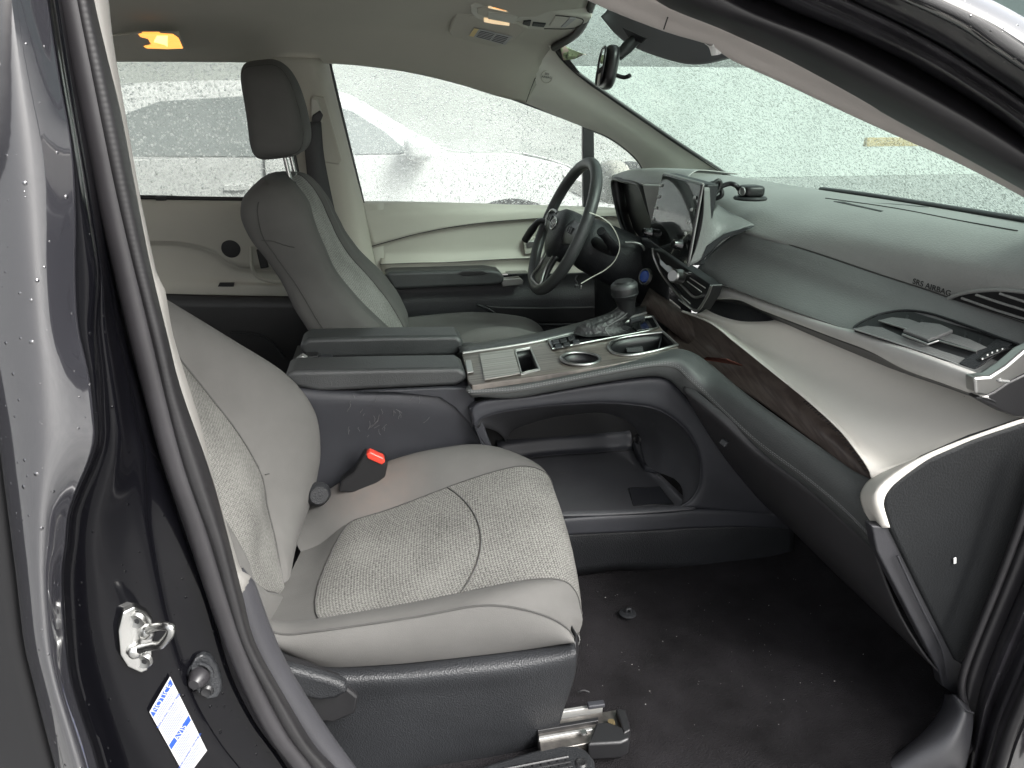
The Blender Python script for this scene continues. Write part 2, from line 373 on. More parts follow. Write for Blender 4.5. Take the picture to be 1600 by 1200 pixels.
M = {}
M['fabric'] = fabric('seat_fabric', (.100, .098, .094))
M['fabric_stain'] = fabric('seat_fabric_stained', (.100, .098, .094), (at(590, 748, -.22), .13, (.135, .105, .092)))
M['tweed'] = tweed('tweed_insert', (.050, .049, .046), (.205, .203, .190), .8)
M['tweed_lit'] = tweed('tweed_insert_lit', (.09, .088, .083), (.36, .355, .335), .8)  # same tweed made paler, grazing light put into the driver insert's colour
M['seam'] = mat('seam_thread', (.045, .044, .042), .9)
M['plastic'] = mat('black_grained_plastic', (.017, .018, .020), .45, ('grain', 420, .6, .0011), (5, .25), spec=.38)
M['plastic_dk'] = mat('dark_plastic', (.012, .012, .013), .38, ('grain', 700, .2, .0005))
M['console'] = mat('console_plastic', (.028, .029, .034), .48, ('grain', 700, .2, .0005), (4, .2), spec=.38, wear=(230, .76, (.16, .16, .16)))
M['tray'] = mat('tray_plastic_lit', (.060, .061, .066), .45, ('grain', 800, .2, .0004), (5, .2))  # console plastic lightened, doorway light put into the tray's colour
M['roll'] = mat('dash_roll_leather_lit', (.155, .158, .154), .5, ('grain', 360, .5, .0009), (4, .12))  # colour raised to stand for light that does not reach the roll
M['pad'] = mat('pad_leather', (.048, .051, .051), .46, ('grain', 380, .4, .0007), (6, .15))
M['strip'] = mat('strip_silver', (.50, .49, .47), .4, None, (10, .08), metal=.15)
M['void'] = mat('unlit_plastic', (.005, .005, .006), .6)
M['leather'] = mat('black_soft_leather', (.040, .042, .043), .42, ('grain', 380, .4, .0007), (6, .2))
M['dash'] = mat('dash_soft_vinyl', (.255, .256, .246), .42, ('grain', 330, .45, .0009), (3, .12), spec=.9)  # black vinyl lightened, grazing sky sheen put partly into the colour
M['beige'] = mat('beige_trim', (.66, .632, .58), .6, ('grain', 600, .2, .0005), (4, .05), wear=(120, .74, (.25, .23, .2)))
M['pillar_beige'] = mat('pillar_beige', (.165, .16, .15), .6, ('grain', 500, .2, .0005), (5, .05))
M['a_beige'] = mat('a_pillar_beige', (.52, .48, .455), .6, ('grain', 500, .2, .0005), (5, .04))
M['pillar2'] = mat('far_pillar_trim', (.58, .575, .52), .55, ('grain', 500, .15, .0005), (3, .05))
M['door_beige'] = mat('door_beige', (.42, .408, .36), .6, ('grain', 500, .2, .0005), (3, .05))
M['head'] = mat('headliner_cloth', (.43, .412, .36), .95, ('noise', 900, .3, .0006), (3, .04))
M['grey_trim'] = mat('grey_lower_trim', (.030, .030, .034), .5, ('grain', 600, .25, .0006), (4, .15))
M['sill'] = mat('sill_plastic', (.034, .034, .038), .42, ('grain', 600, .25, .0006), (4, .12))
M['carpet'] = mat('black_carpet', (.0145, .0135, .0148), .95, ('noise', 420, 1, .004), (4.5, .6), spec=.12, wear=(260, .745, (.10, .10, .10)))
M['rubber'] = mat('rubber_seal', (.013, .0125, .0135), .42, None, (8, .3), uvbump=(1300, .10, .0004))
M['rubber2'] = mat('smooth_rubber', (.019, .018, .020), .38, ('noise', 60, .15, .001), (8, .3))
M['paint'] = wet_paint('black_gloss_paint', (.003, .003, .004), 1.28)
M['roofp'] = wet_paint('roof_gloss_paint', (.03, .03, .032), 1.9)
M['void'] = mat('unlit_plastic', (.005, .005, .006), .6)
M['panel'] = wet_paint('wet_paint_brightened', (.022, .022, .026), 2.0)  # same black paint, lightened and made more reflective to strengthen the sky reflection
M['paint_dull'] = mat('dusty_black_paint', (.02, .019, .022), .3, ('noise', 50, .15, .001), (12, .4), coat=.6, wear=(160, .7, (.11, .11, .11)))
M['chrome'] = mat('zinc_metal', (.45, .45, .44), .26, ('noise', 40, .15, .001), (20, .15), metal=1)
M['silver'] = mat('satin_silver', (.42, .42, .41), .34, metal=1)
M['silver_p'] = mat('silver_plastic', (.38, .38, .37), .38, None, (10, .1), metal=.55)
M['piano'] = mat('piano_black', (.006, .006, .007), .08, None, rvar=(12, .05, .18), coat=1)
M['wood'] = wood('grey_wood_grain', (.065, .055, .049), (.17, .15, .132), 1.0)
M['wood_dk'] = wood('dark_brown_wood', (.062, .046, .040), (.098, .076, .066), 1.0, .5, 'Y')
M['wood_cover'] = wood('pale_wood_grain', (.13, .12, .11), (.30, .29, .265), 1.0)
M['lamp'] = mat('amber_lamp', (.9, .5, .15), .3, ('noise', 120, .3, .002), emit=((1, .36, .06), .6))
M['lamp2'] = mat('warm_lamp', (.9, .7, .45), .3, emit=((1, .72, .42), .22))
M['light_trim'] = mat('light_grey_plastic', (.46, .45, .40), .5, ('noise', 500, .2, .0004))
M['label'] = mat('paper_label', (.33, .33, .335), .5)
M['yellow'] = mat('label_yellow', (.65, .5, .2), .5)
M['blue'] = mat('label_blue', (.006, .045, .26), .5)
M['ink'] = mat('print_ink', (.10, .13, .25), .6)
M['red'] = mat('red_button', (.65, .05, .03), .35, coat=.3)
M['wcar'] = mat('white_car_paint', (.80, .80, .80), .2, coat=1)
M['cglass'] = mat('car_glass_sky', (.26, .28, .28), .06, coat=1)  # glass colour lifted to stand for reflected sky
M['tyre'] = mat('tyre', (.03, .03, .03), .8)
M['asphalt'] = mat('wet_asphalt', (.21, .21, .205), .35, ('noise', 90, .4, .01), (6, .3))
M['blade'] = mat('button_blue', (.04, .09, .35), .25, coat=.5)
M['white'] = mat('white_plastic', (.75, .75, .73), .4)
M['scratch'] = mat('scratch_mark', (.10, .10, .10), .6)
M['stitch'] = mat('stitch_thread', (.14, .14, .14), .8)
M['emboss'] = mat('embossed_mark', (.018, .019, .019), .5)
M['g_side'] = rain_glass('rainy_side_glass', (.74, .77, .75), 210, .7, .13, .8, .9)
M['g_rear'] = rain_glass('rainy_privacy_glass', (.58, .60, .58), 120, .62, .16, .9, 1.0)
M['g_ws'] = rain_glass('wet_windshield', (.355, .44, .40), 280, .8, .17, .5, .7)
M['mirror'] = mat('mirror_face', (.75, .76, .75), .03, metal=1)
M['fence'] = mat('grey_render_wall', (.50, .52, .50), .8, None, (.6, .12))
M['belt'] = mat('seat_belt_web', (.05, .05, .052), .7, ('noise', 700, .3, .0005))
M['screen'] = mat('screen_glass', (.012, .013, .013), .07, None, rvar=(9, .04, .2), coat=1)
M['kerbp'] = mat('yellow_kerb_paint', (.42, .30, .12), .6)

# ================================================================== the setting
struct(box('ground', (0, 0, -.05), (240, 240, .1), M['asphalt'], bev=0))
# car floor, bulkhead, rear of the cabin
floor = struct(patch('floor_carpet', [[V(-2.2, .80, .37), V(.9, .80, .37), V(1.05, .80, .50), V(1.16, .80, .95)], [V(-2.2, -.2, .38), V(.9, -.2, .385), V(1.08, -.2, .52), V(1.18, -.2, .95)],
    [V(-2.2, -.84, .375), V(.86, -.82, .375), V(1.03, -.74, .45), V(1.14, -.72, .95)]], M['carpet'], nu=60, nv=10, solid=.01))
struct(patch('cabin_rear_wall', [[V(-1.75, -.85, .3), V(-1.75, .85, .3)], [V(-1.75, -.85, 1.12), V(-1.75, .85, 1.12)]], M['plastic_dk'], nu=8, nv=3))
# ceiling
WTOP = [(60, 89), (178, 91), (300, 91), (400, 92), (512, 94), (560, 97), (640, 108), (720, 127), (770, 143)]
r0 = T(.72, *[(p[0], p[1] + 4) for p in WTOP])
def zrow(Y, Z, dx=0, x1=.5):
    return [V(x, Y, Z - max(0, x - .1) ** 2 * .35) for x in (-1.8, -1.2, -.7, -.3, 0, .2, .35, x1)]
head_rows = [[V(-1.8, .73, 1.53)] + r0, [V(p.x - (0 if i else 0), .66, p.z + .035) for i, p in enumerate([V(-1.8, .73, 1.53)] + r0)],
             zrow(.52, 1.600, x1=.44), zrow(.25, 1.628, x1=.43), zrow(0, 1.635, x1=.42), zrow(-.3, 1.625, x1=.41), zrow(-.55, 1.59, x1=.40), zrow(-.68, 1.545, x1=.42)]
front = [at(822, 161, .70), at(845, 118, .66), at(866, 72, .62), at(905, 45, .42), V(.515, .2, 1.655), V(.50, 0, 1.66), V(.48, -.3, 1.645), V(.44, -.62, 1.60)]
head_rows = [[V(-1.8, .73, 1.53)] + r0 + [front[0]], [V(p.x, .66, p.z + .035) for p in [V(-1.8, .73, 1.53)] + r0] + [front[1]]] + [zrow(Y, Z, x1=.44)[:-1] + [f] for Y, Z, f in ((.54, 1.600, front[2]), (.36, 1.622, front[3]), (.18, 1.635, front[4]), (0, 1.64, front[5]), (-.3, 1.628, front[6]), (-.6, 1.585, front[7]))]
struct(patch('headliner', head_rows, M['head'], nu=50, nv=5, solid=.006, off=0))

# ================================================================== car body
body = thing('car', 'gloss black car body shell around the open front doorway', 'car', (-.2, -.9, .3))
# ---- B pillar, near side
pan_l = [(-62, -60), (-60, 0), (-45, 250), (-25, 500), (0, 662), (11, 750), (22, 844), (30, 911), (41, 1005), (56, 1069), (75, 1144), (90, 1200), (110, 1280)]
hem = [(68, -60), (77, 0), (97, 124), (116, 232), (133, 337), (146, 430), (143, 512), (150, 587), (153, 662), (153, 690), (142, 726), (124, 767), (111, 805), (107, 850), (101, 900), (105, 982), (112, 1050), (127, 1106), (146, 1162), (157, 1200), (178, 1280)]
pan_m = [(0, -60), (8, 0), (30, 250), (52, 500), (62, 662), (62, 750), (60, 844), (62, 911), (70, 1005), (84, 1069), (106, 1144), (122, 1200), (142, 1280)]
sealr = [(135, -60), (144, 0), (165, 90), (187, 180), (210, 300), (232, 412), (259, 524), (281, 610), (326, 737), (352, 830), (377, 930), (397, 1005), (442, 1087), (490, 1166), (522, 1200), (590, 1290)]
sealm = [(115, -60), (124, 0), (146, 110), (166, 210), (188, 310), (210, 400), (244, 531), (270, 644), (300, 750), (337, 850), (360, 930), (385, 1010), (425, 1087), (466, 1160), (498, 1200), (560, 1290)]
rec = [(92, -60), (101, 0), (126, 124), (148, 232), (165, 337), (176, 400), (202, 531), (225, 610), (243, 685), (262, 750), (300, 862), (330, 945), (360, 1050), (397, 1125), (431, 1172), (450, 1200), (510, 1290)]
ch1 = [(80, -60), (88, 0), (108, 124), (127, 232), (144, 337), (158, 430), (165, 512), (176, 587), (186, 662), (186, 700), (178, 740), (163, 790), (157, 850), (160, 900), (170, 982), (185, 1050), (203, 1106), (228, 1162), (246, 1200), (280, 1280)]
ch2 = [(84, -60), (93, 0), (114, 124), (135, 232), (153, 337), (168, 430), (181, 512), (197, 587), (212, 662), (222, 700), (226, 760), (228, 810), (236, 862), (250, 930), (268, 1000), (288, 1060), (310, 1110), (342, 1162), (372, 1200), (440, 1280)]
bt_r = [(160, -60), (167, 0), (171, 41), (178, 90), (217, 311), (225, 349), (243, 430), (255, 452), (270, 531), (311, 662), (335, 760), (360, 846), (375, 892), (385, 896), (391, 903), (390, 913), (377, 930)]
bt_l = [(132, -60), (141, 0), (150, 41), (162, 90), (207, 300), (218, 349), (234, 430), (242, 460), (258, 531), (293, 662), (322, 755), (345, 846), (360, 892), (366, 905), (370, 915), (373, 925), (376, 932)]
for c_ in (pan_l, pan_m, hem, ch1, ch2, rec, sealr, sealm, bt_r, bt_l):   # carry every edge of the pillar up to the roof
    (xa, ya), (xb, yb) = c_[0], c_[1]; c_.insert(0, (xa + (xb - xa) / (yb - ya) * (-230 - ya), -230))
hemp = [(p[0] - (2 if p[1] < 280 else 14 if p[1] < 380 else 28 if p[1] < 480 else 20 if p[1] < 550 else 10 if p[1] < 640 else 5), p[1]) for p in hem]  # widens the black hem to stand for dark reflected streaks on the panel
patch('rear_panel', [T(-1.0, *[(p[0] - 260, p[1]) for p in pan_l]), T(-.96, *[(p[0] - 120, p[1]) for p in pan_l]), T(-.955, *[(p[0] - 14, p[1]) for p in pan_l]), T(-.94, *[(p[0] + 4, p[1]) for p in pan_l])], M['void'], body, nu=60, nv=5)
patch('outer_panel', [T(-.95, *[(p[0] + 2, p[1]) for p in pan_l]), T(-.975, *[(p[0] + 0, p[1]) for p in pan_l]), T(-.99, *pan_m), T(-.966, *hemp)], M['panel'], body, nu=90, nv=8, solid=.002)
hem2 = [(p[0] + (10 if p[1] < 600 else 6), p[1]) for p in hem]
patch('panel_hem', [T(-.966, *hemp), T(-.967, *[((a[0] + b[0]) / 2, a[1]) for a, b in zip(hem, hemp)]), T(-.962, *hem), T(-.955, *[(p[0] + 5, p[1]) for p in hem]), T(-.945, *[(p[0] + 3, p[1]) for p in hem])], M['paint'], body, nu=90, nv=4, solid=.002)
# recess: from hem inward
patch('pillar_recess', [T(-.950, *hem), T(-.932, *[(p[0] + 8, p[1]) for p in hem]), T(-.93, *[((a[0] + b[0]) / 2 + 6, (a[1] + b[1]) / 2) for a, b in zip(hem[:21], ch1)]), T(-.925, *ch1), T(-.908, *[((a[0] + b[0]) / 2, (a[1] + b[1]) / 2) for a, b in zip(ch1, ch2)]), T(-.892, *ch2), T(-.882, *[(p[0] + 3, p[1]) for p in ch2]), T(-.862, *rec)], M['paint'], body, nu=90, nv=5, solid=.002)
# rubber seal
patch('pillar_gap', [T(-.862, *rec), T(-.85, *sealr)], M['rubber2'], body, nu=60, nv=3)
tube('door_seal', T(-.877, *[((a[0] * .45 + b[0] * .55), (a[1] * .45 + b[1] * .55)) for a, b in zip(rec[:17], sealm)]), .0125, M['rubber2'], body, seg=14)
patch('door_seal', [T(-.868, *[((a[0] + b[0]) / 2, (a[1] + b[1]) / 2) for a, b in zip(rec[:17], sealm)]), T(-.886, *[(p[0] - 2, p[1]) for p in sealm]), T(-.884, *[((a[0] + b[0]) / 2, (a[1] + b[1]) / 2) for a, b in zip(sealm, sealr)]), T(-.866, *sealr)], M['rubber'], body, nu=120, nv=5)
# beige trim strip and grey lower trim
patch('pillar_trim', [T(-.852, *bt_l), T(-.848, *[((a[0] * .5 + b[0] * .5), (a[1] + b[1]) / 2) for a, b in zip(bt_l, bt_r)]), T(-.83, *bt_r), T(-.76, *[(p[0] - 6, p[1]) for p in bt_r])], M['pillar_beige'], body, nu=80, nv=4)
gt_r = [(378, 888), (392, 905), (397, 911), (420, 975), (450, 1042), (506, 1132), (555, 1200), (620, 1290)]
gt_l = [(366, 915), (370, 925), (375, 935), (392, 1000), (432, 1085), (485, 1166), (515, 1200), (580, 1290)]
patch('sill_trim', [T(-.851, *gt_l), T(-.846, *[((a[0] + b[0]) / 2, (a[1] + b[1]) / 2) for a, b in zip(gt_l, gt_r)]), T(-.83, *gt_r), T(-.76, *[(p[0] - 8, p[1] + 4) for p in gt_r])], M['grey_trim'], body, nu=40, nv=4)
# flat striker on the pillar
# ---- near A pillar / roof rail bands
c0 = [(700, -110), (860, -40), (930, 2), (1037, 45), (1112, 68), (1139, 88), (1225, 127), (1337, 180), (1412, 214), (1487, 247), (1562, 285), (1600, 306), (1700, 365), (1800, 440)]
c1 = [(740, -140), (890, -75), (960, -30), (1049, 11), (1150, 52), (1190, 70), (1262, 105), (1337, 146), (1412, 187), (1487, 229), (1562, 270), (1600, 292), (1700, 352), (1800, 425)]
mid = lambda A, B, t=.5: [(a[0] + (b[0] - a[0]) * t, a[1] + (b[1] - a[1]) * t) for a, b in zip(A, B)]
patch('a_pillar_trim', [T(-.60, *[(p[0], p[1] + 1) for p in c0]), T(-.635, *c0), T(-.665, *mid(c0, c1)), T(-.70, *c1), T(-.70, *mid(c0, c1, 1.4))], M['a_beige'], body, nu=60, nv=5)
tube('trim_seam', T(-.672, (1037, 46), (1043, 28), (1050, 11)), .0009, M['seam'], body, seg=6)
Rr = [(900, -110), (1060, -45), (1110, -10), (1187, 22), (1300, 67), (1412, 124), (1525, 187), (1600, 240), (1700, 310), (1800, 390)]
D = [(920, -120), (1090, -60), (1150, -30), (1210, 0), (1375, 71), (1470, 122), (1560, 180), (1600, 210), (1700, 280), (1800, 360)]
Lc = [(980, -180), (1150, -90), (1250, -35), (1322, 0), (1400, 38), (1469, 75), (1540, 120), (1600, 161), (1700, 232), (1800, 312)]
G = [(1040, -200), (1200, -110), (1320, -45), (1412, 0), (1460, 22), (1506, 45), (1550, 75), (1600, 109), (1700, 180), (1800, 262)]
O = [(1200, -180), (1300, -120), (1420, -60), (1545, 0), (1575, 15), (1610, 34), (1640, 52), (1700, 92), (1750, 130), (1830, 200)]
patch('door_seal', [T(-.70, *mid(c0, c1, 1.1)), T(-.745, *mid(c1[:10], Rr, .35)), T(-.765, *mid(c1[:10], Rr, .8)), T(-.765, *Rr), T(-.745, *D), T(-.735, *mid(D, Lc, .12))], M['rubber2'], body, nu=80, nv=6) if 0 else None
c1b = [(760, -150), (905, -75), (1000, -22), (1049, 9), (1150, 50), (1262, 103), (1412, 185), (1562, 268), (1700, 350), (1800, 424)]
RrB = [(800, -170), (950, -110), (1070, -40), (1187, 22), (1300, 67), (1412, 124), (1525, 187), (1600, 235), (1720, 322), (1810, 395)]
DB = [(840, -190), (1000, -115), (1110, -50), (1210, 0), (1330, 50), (1440, 105), (1530, 160), (1600, 210), (1720, 290), (1810, 368)]
patch('door_seal', [T(-.69, *mid(c1b, RrB, -.12)), T(-.725, *mid(c1b, RrB, .12)), T(-.762, *mid(c1b, RrB, .5)), T(-.772, *mid(c1b, RrB, .85)), T(-.765, *RrB), T(-.74, *mid(RrB, DB, .6)), T(-.72, *DB)], M['rubber2'], body, nu=80, nv=6)
patch('door_frame', [T(-.715, *mid(DB, Lc, -.1)), T(-.775, *mid(D, Lc, .05)), T(-.80, *mid(D, Lc, .35)), T(-.792, *mid(D, Lc, .55)), T(-.802, *mid(D, Lc, .92)), T(-.80, *Lc)], M['paint_dull'], body, nu=80, nv=5)
patch('door_frame', [T(-.795, *Lc), T(-.785, *mid(Lc, G, .06)), T(-.83, *mid(Lc, G, .5)), T(-.85, *G), T(-.86, *mid(G, O, .04))], M['paint_dull'], body, nu=60, nv=5)
patch('roof_rail', [T(-.842, *mid(G, O, -.02)), T(-.868, *mid(G, O, .03)), T(-.88, *mid(G, O, .4)), T(-.87, *mid(G, O, .8)), T(-.84, *O), T(-.78, *mid(G, O, .99))], M['roofp'], body, nu=60, nv=5)
# outer roof so no light falls in from above
patch('roof', [[V(-1.9, -.85, 1.66), V(-.5, -.85, 1.68), V(.1, -.82, 1.66), V(.5, -.72, 1.60)], [V(-1.9, 0, 1.74), V(-.5, 0, 1.76), V(.1, 0, 1.74), V(.52, 0, 1.68)], [V(-1.9, .85, 1.62), V(-.5, .85, 1.64), V(.1, .82, 1.62), V(.5, .72, 1.58)]], M['paint'], body, nu=20, nv=8)
# ---- far A pillar trim
apu = [(845, 62), (866, 76), (900, 112), (950, 148), (1000, 182), (1060, 223), (1130, 270), (1220, 322)]
apl = [(770, 143), (820, 160), (870, 181), (912, 198), (950, 213), (985, 238), (1003, 260), (1030, 330)]
patch('a_pillar_trim', [T(.60, *apu), T(.625, *mid(apu, apl, .06)), T(.64, *mid(apu, apl, .25)), T(.66, *mid(apu, apl, .55)), T(.70, *mid(apu, apl, .85)), T(.74, *apl)], M['pillar2'], body, nu=50, nv=6)
tube('trim_seam', T(.66, (822, 160), (833, 130), (850, 92), (862, 68)), .0012, M['seam'], body, seg=6)
e = T(.648, (854, 120))[0]
lathe('airbag_mark', e, (0, -1, -.1), [(.0155, 0), (.0165, .002), (.0175, 0)], M['head'], body, 24)
text('airbag_mark', 'SRS\nAIRBAG', e + V(0, -.002, .003), (1, 0, -.12), (0, -.1, 1), .0085, M['grey_trim'], body)
# ---- far B pillar trim
bp_l = [(398, 88), (405, 130), (430, 200), (470, 270), (500, 330), (540, 420), (570, 500)]
bp_m = [(470, 90), (478, 130), (492, 200), (510, 270), (530, 340), (552, 420), (575, 500)]
bp_r = [(512, 92), (520, 130), (537, 200), (556, 275), (568, 320), (586, 410), (605, 500)]
patch('b_pillar_trim', [T(.76, *mid(bp_l, bp_m, -.1)), T(.70, *mid(bp_l, bp_m, .4)), T(.68, *bp_m), T(.69, *mid(bp_m, bp_r, .6)), T(.76, *bp_r)], M['head'], body, nu=40, nv=5)
prism('belt_guide_cover', T(.685, (488, 148), (508, 152), (535, 250), (530, 257), (500, 252)), (0, -.012, 0), M['head'], body, .004)
# ---- far sill under the doors, side closing panels
patch('sill_trim', [[V(-1.8, .80, .3), V(1.1, .80, .3)], [V(-1.8, .80, .52), V(1.1, .80, .52)]], M['plastic_dk'], body, nu=10)
patch('roof_side', [[V(-1.9, -.84, 1.60), V(-.9, -.86, 1.60), V(-.25, -.84, 1.58), V(.1, -.80, 1.56)], [V(-1.9, -.90, 1.62), V(-.9, -.92, 1.62), V(-.25, -.90, 1.61), V(.1, -.87, 1.60)], [V(-1.9, -.85, 1.665), V(-.9, -.85, 1.68), V(-.25, -.85, 1.67), V(.1, -.82, 1.66)]], M['paint'], body, nu=20, nv=4)
patch('front_fender', [[V(1.10, -.93, .30), V(2.1, -.90, .30)], [V(1.10, -.95, .8), V(2.15, -.92, .75)], [V(1.10, -.86, 1.10), V(2.1, -.75, .88)]], M['paint'], body, nu=16, nv=6)
sd = thing('sliding_door', 'black rear passenger side door behind the pillar at the left edge', 'car door', (-1.2, -.96, .3))
patch('door_skin', [[V(-1.9, -.93, .25), V(-1.2, -.93, .25), V(-.66, -.93, .25)], [V(-1.9, -.985, .75), V(-1.2, -.99, .75), V(-.62, -.98, .75)], [V(-1.9, -.95, 1.12), V(-1.2, -.95, 1.12), V(-.56, -.95, 1.12)]], M['paint'], sd, nu=20, nv=6)
patch('inner_panel', [[V(-1.9, -.86, .3), V(-.60, -.86, .3)], [V(-1.9, -.86, 1.12), V(-.54, -.86, 1.12)]], M['door_beige'], sd, nu=6)
patch('window_glass', [[V(-1.9, -.94, 1.12), V(-.56, -.94, 1.12)], [V(-1.9, -.89, 1.61), V(-.50, -.89, 1.61)]], M['g_rear'], sd, nu=6, solid=0)
# ---- door opening, lower right
s0 = [(1640, 690), (1610, 760), (1590, 821), (1556, 911), (1526, 985), (1505, 1040), (1498, 1075), (1505, 1110), (1508, 1150), (1498, 1210), (1480, 1290)]
s1 = [(1690, 720), (1655, 790), (1625, 860), (1590, 940), (1560, 1010), (1538, 1070), (1528, 1110), (1522, 1150), (1512, 1210), (1492, 1260), (1480, 1290)]
s2 = [(1720, 760), (1685, 840), (1650, 920), (1615, 1000), (1585, 1070), (1560, 1130), (1545, 1180), (1530, 1230), (1515, 1290), (1505, 1340), (1500, 1370)]
s3 = [(1790, 800), (1745, 880), (1705, 960), (1670, 1040), (1640, 1110), (1610, 1180), (1590, 1240), (1575, 1290), (1560, 1340), (1550, 1370), (1545, 1400)]
patch('hinge_pillar', [T(-.735, *s0), T(-.765, *mid(s0, s1, .4)), T(-.77, *s1)], M['rubber2'], body, nu=60, nv=6)
tube('door_seal', T(-.772, *[(p[0] + 4, p[1]) for p in s0]), .006, M['rubber2'], body)
patch('hinge_pillar', [T(-.775, *mid(s1, s2, -.05)), T(-.80, *mid(s1, s2, .3)), T(-.79, *mid(s1, s2, .6)), T(-.815, *s2), T(-.80, *mid(s2, s3, .2)), T(-.83, *mid(s2, s3, .6)), T(-.82, *s3)], M['paint_dull'], body, nu=60, nv=5)
tube('door_seal', T(-.835, *mid(s2, s3, .35)), .009, M['rubber2'], body, seg=12)
# sill trim, lower right (grey)
st_l = [(1478, 1085, -.735), (1474, 1106, -.75), (1450, 1140, -.768), (1412, 1174, -.783), (1378, 1202, -.79), (1300, 1260, -.80)]
st_r = [(1494, 1086, -.76), (1515, 1110, -.785), (1517, 1130, -.795), (1512, 1165, -.81), (1504, 1202, -.82), (1480, 1290, -.83)]
m3 = lambda A, B, t, o=0: [(a[0] + (b[0] - a[0]) * t, a[1] + (b[1] - a[1]) * t, a[2] + (b[2] - a[2]) * t + o) for a, b in zip(A, B)]
patch('sill_trim', [T(0, *m3(st_l, st_r, -.03, .012)), T(0, *st_l), T(0, *m3(st_l, st_r, .3, -.01)), T(0, *m3(st_l, st_r, .75, -.012)), T(0, *st_r), T(0, *m3(st_l, st_r, 1.02, .01))], M['sill'], body, nu=30, nv=5)
tube('trim_edge', T(-.795, (1496, 1092), (1506, 1107), (1521, 1114)), .0016, M['grey_trim'], body, seg=8)
# near sill (below the frame), carries on from the pillar trim
patch('door_sill', [[V(-.30, -.83, .42), V(.2, -.84, .37), V(.9, -.81, .37)], [V(-.30, -.90, .40), V(.2, -.92, .35), V(.9, -.90, .36)], [V(-.30, -.95, .2), V(.2, -.97, .2), V(.9, -.95, .2)]], M['paint_dull'], body, nu=20, nv=4)

# ------------------------------------------------------------------ windshield
ws = thing('windshield', 'rain covered green tinted windshield above the dashboard', 'windshield', (1.0, 0, 1.22))
wtop = [V(.42, -.70, 1.60), V(.475, -.35, 1.65), V(.495, 0, 1.665), V(.51, .2, 1.66), at(905, 43, .42), at(864, 68, .62), at(830, 78, .74)]
wb = [V(1.09, -.78, 1.20), V(1.16, -.35, 1.19), V(1.18, 0, 1.188), V(1.175, .2, 1.188), V(1.16, .42, 1.188), V(1.11, .66, 1.18), V(1.04, .82, 1.17)]
wm = [(a + b) / 2 + V(.02, 0, .035) for a, b in zip(wtop, wb)]
patch('glass', [wtop, wm, wb], M['g_ws'], ws, nu=30, nv=10, solid=0)
fr_far = T(.605, (868, 74), (876, 88), (905, 116), (952, 150), (1000, 183), (1060, 224), (1132, 271), (1200, 315))
tube('frit_band', fr_far, .006, M['plastic_dk'], ws, seg=8)
tube('frit_band', [at(866, 74, .60), at(905, 47, .41), V(.513, .2, 1.650), V(.498, 0, 1.655), V(.49, -.2, 1.65)], .011, M['plastic_dk'], ws, seg=8)
patch('frit_corner', [T(.600, (860, 66), (872, 84), (888, 100), (905, 114)), T(.58, (872, 64), (880, 80), (893, 97), (905, 113))], M['plastic_dk'], ws, nu=16, solid=.002)
tube('wiper_cowl', [V(1.055, -.75, 1.229), atx(1600, 343, 1.10), atx(1500, 327, 1.12), atx(1400, 311, 1.13), atx(1340, 302, 1.13), atx(1285, 295, 1.13)], .005, M['rubber2'], ws, flat=2.2)
# sticker in the far corner of the glass
sk = patch('inspection_sticker', [T(.56, (873, 66), (893, 77), (916, 86)), T(.58, (880, 94), (898, 92), (914, 84))], mat('sticker_print', (.35, .42, .25), .6, None, (60, .9), wear=(45, .52, (.5, .38, .33))), None, nu=12, solid=.0006)
tag(sk, 'small green and brown sticker inside the far top corner of the windshield', 'sticker')

# ------------------------------------------------------------------ driver side front door
fd = thing('front_door', 'beige and black driver side front door panel with its rain beaded window behind the steering wheel', 'car door', (.3, .80, .45))
wo = [(512, 92), (560, 95), (640, 106), (720, 125), (800, 153), (870, 180), (912, 196), (950, 211), (985, 236), (1003, 260), (1008, 275), (1010, 340), (960, 340), (850, 335), (700, 328), (560, 325), (545, 225), (522, 130)]
prism('window_glass', T(.815, *wo), (0, .004, 0), M['g_side'], fd, 0, k=3)
tube('window_seal', T(.79, (590, 415), (567, 318), (545, 228), (524, 140), (515, 98), (522, 94)), .0065, M['rubber2'], fd, seg=8)
tube('window_seal', T(.80, (514, 94), (560, 97), (640, 107), (720, 126), (800, 154), (870, 180), (912, 196)), .004, M['rubber2'], fd, seg=8)
tube('window_seal', T(.80, (915, 198), (950, 212), (984, 236), (1003, 258), (1006, 272), (1004, 300)), .0075, M['rubber2'], fd, seg=8)
prism('window_divider', T(.795, (911, 193), (928, 201), (929, 262), (929, 330), (912, 330), (911, 262)), (0, .02, 0), M['rubber2'], fd, .002)
sill_t = [(560, 315), (600, 315), (700, 317), (800, 320), (850, 321), (960, 325), (1020, 328)]
cr_l = [(580, 385), (620, 374), (650, 366), (700, 356), (760, 348), (850, 341), (960, 338), (1020, 338)]
pl_b = [(594, 413), (650, 411), (700, 410), (789, 405), (850, 403), (960, 400), (1040, 398)]
lb_ = [(600, 430), (650, 431), (700, 430), (789, 428), (850, 428), (960, 425), (1060, 420)]
patch('upper_panel', [T(.80, *sill_t), T(.785, *[(p[0], p[1] + 4) for p in sill_t]), T(.765, *mid(sill_t, [(568, 350), (600, 346), (700, 336), (800, 333), (850, 331), (960, 331), (1020, 332)], .8)), T(.760, *cr_l)], M['door_beige'], fd, nu=50, nv=5)
patch('door_insert', [T(.764, *cr_l), T(.770, *[(p[0], p[1] + 4) for p in cr_l]), T(.775, *[(p[0], p[1] - 16) for p in pl_b]), T(.762, *[(p[0], p[1] - 3) for p in pl_b]), T(.758, *pl_b)], M['door_beige'], fd, nu=50, nv=5)
tube('seam', T(.757, *cr_l), .0014, M['seam'], fd, seg=6)
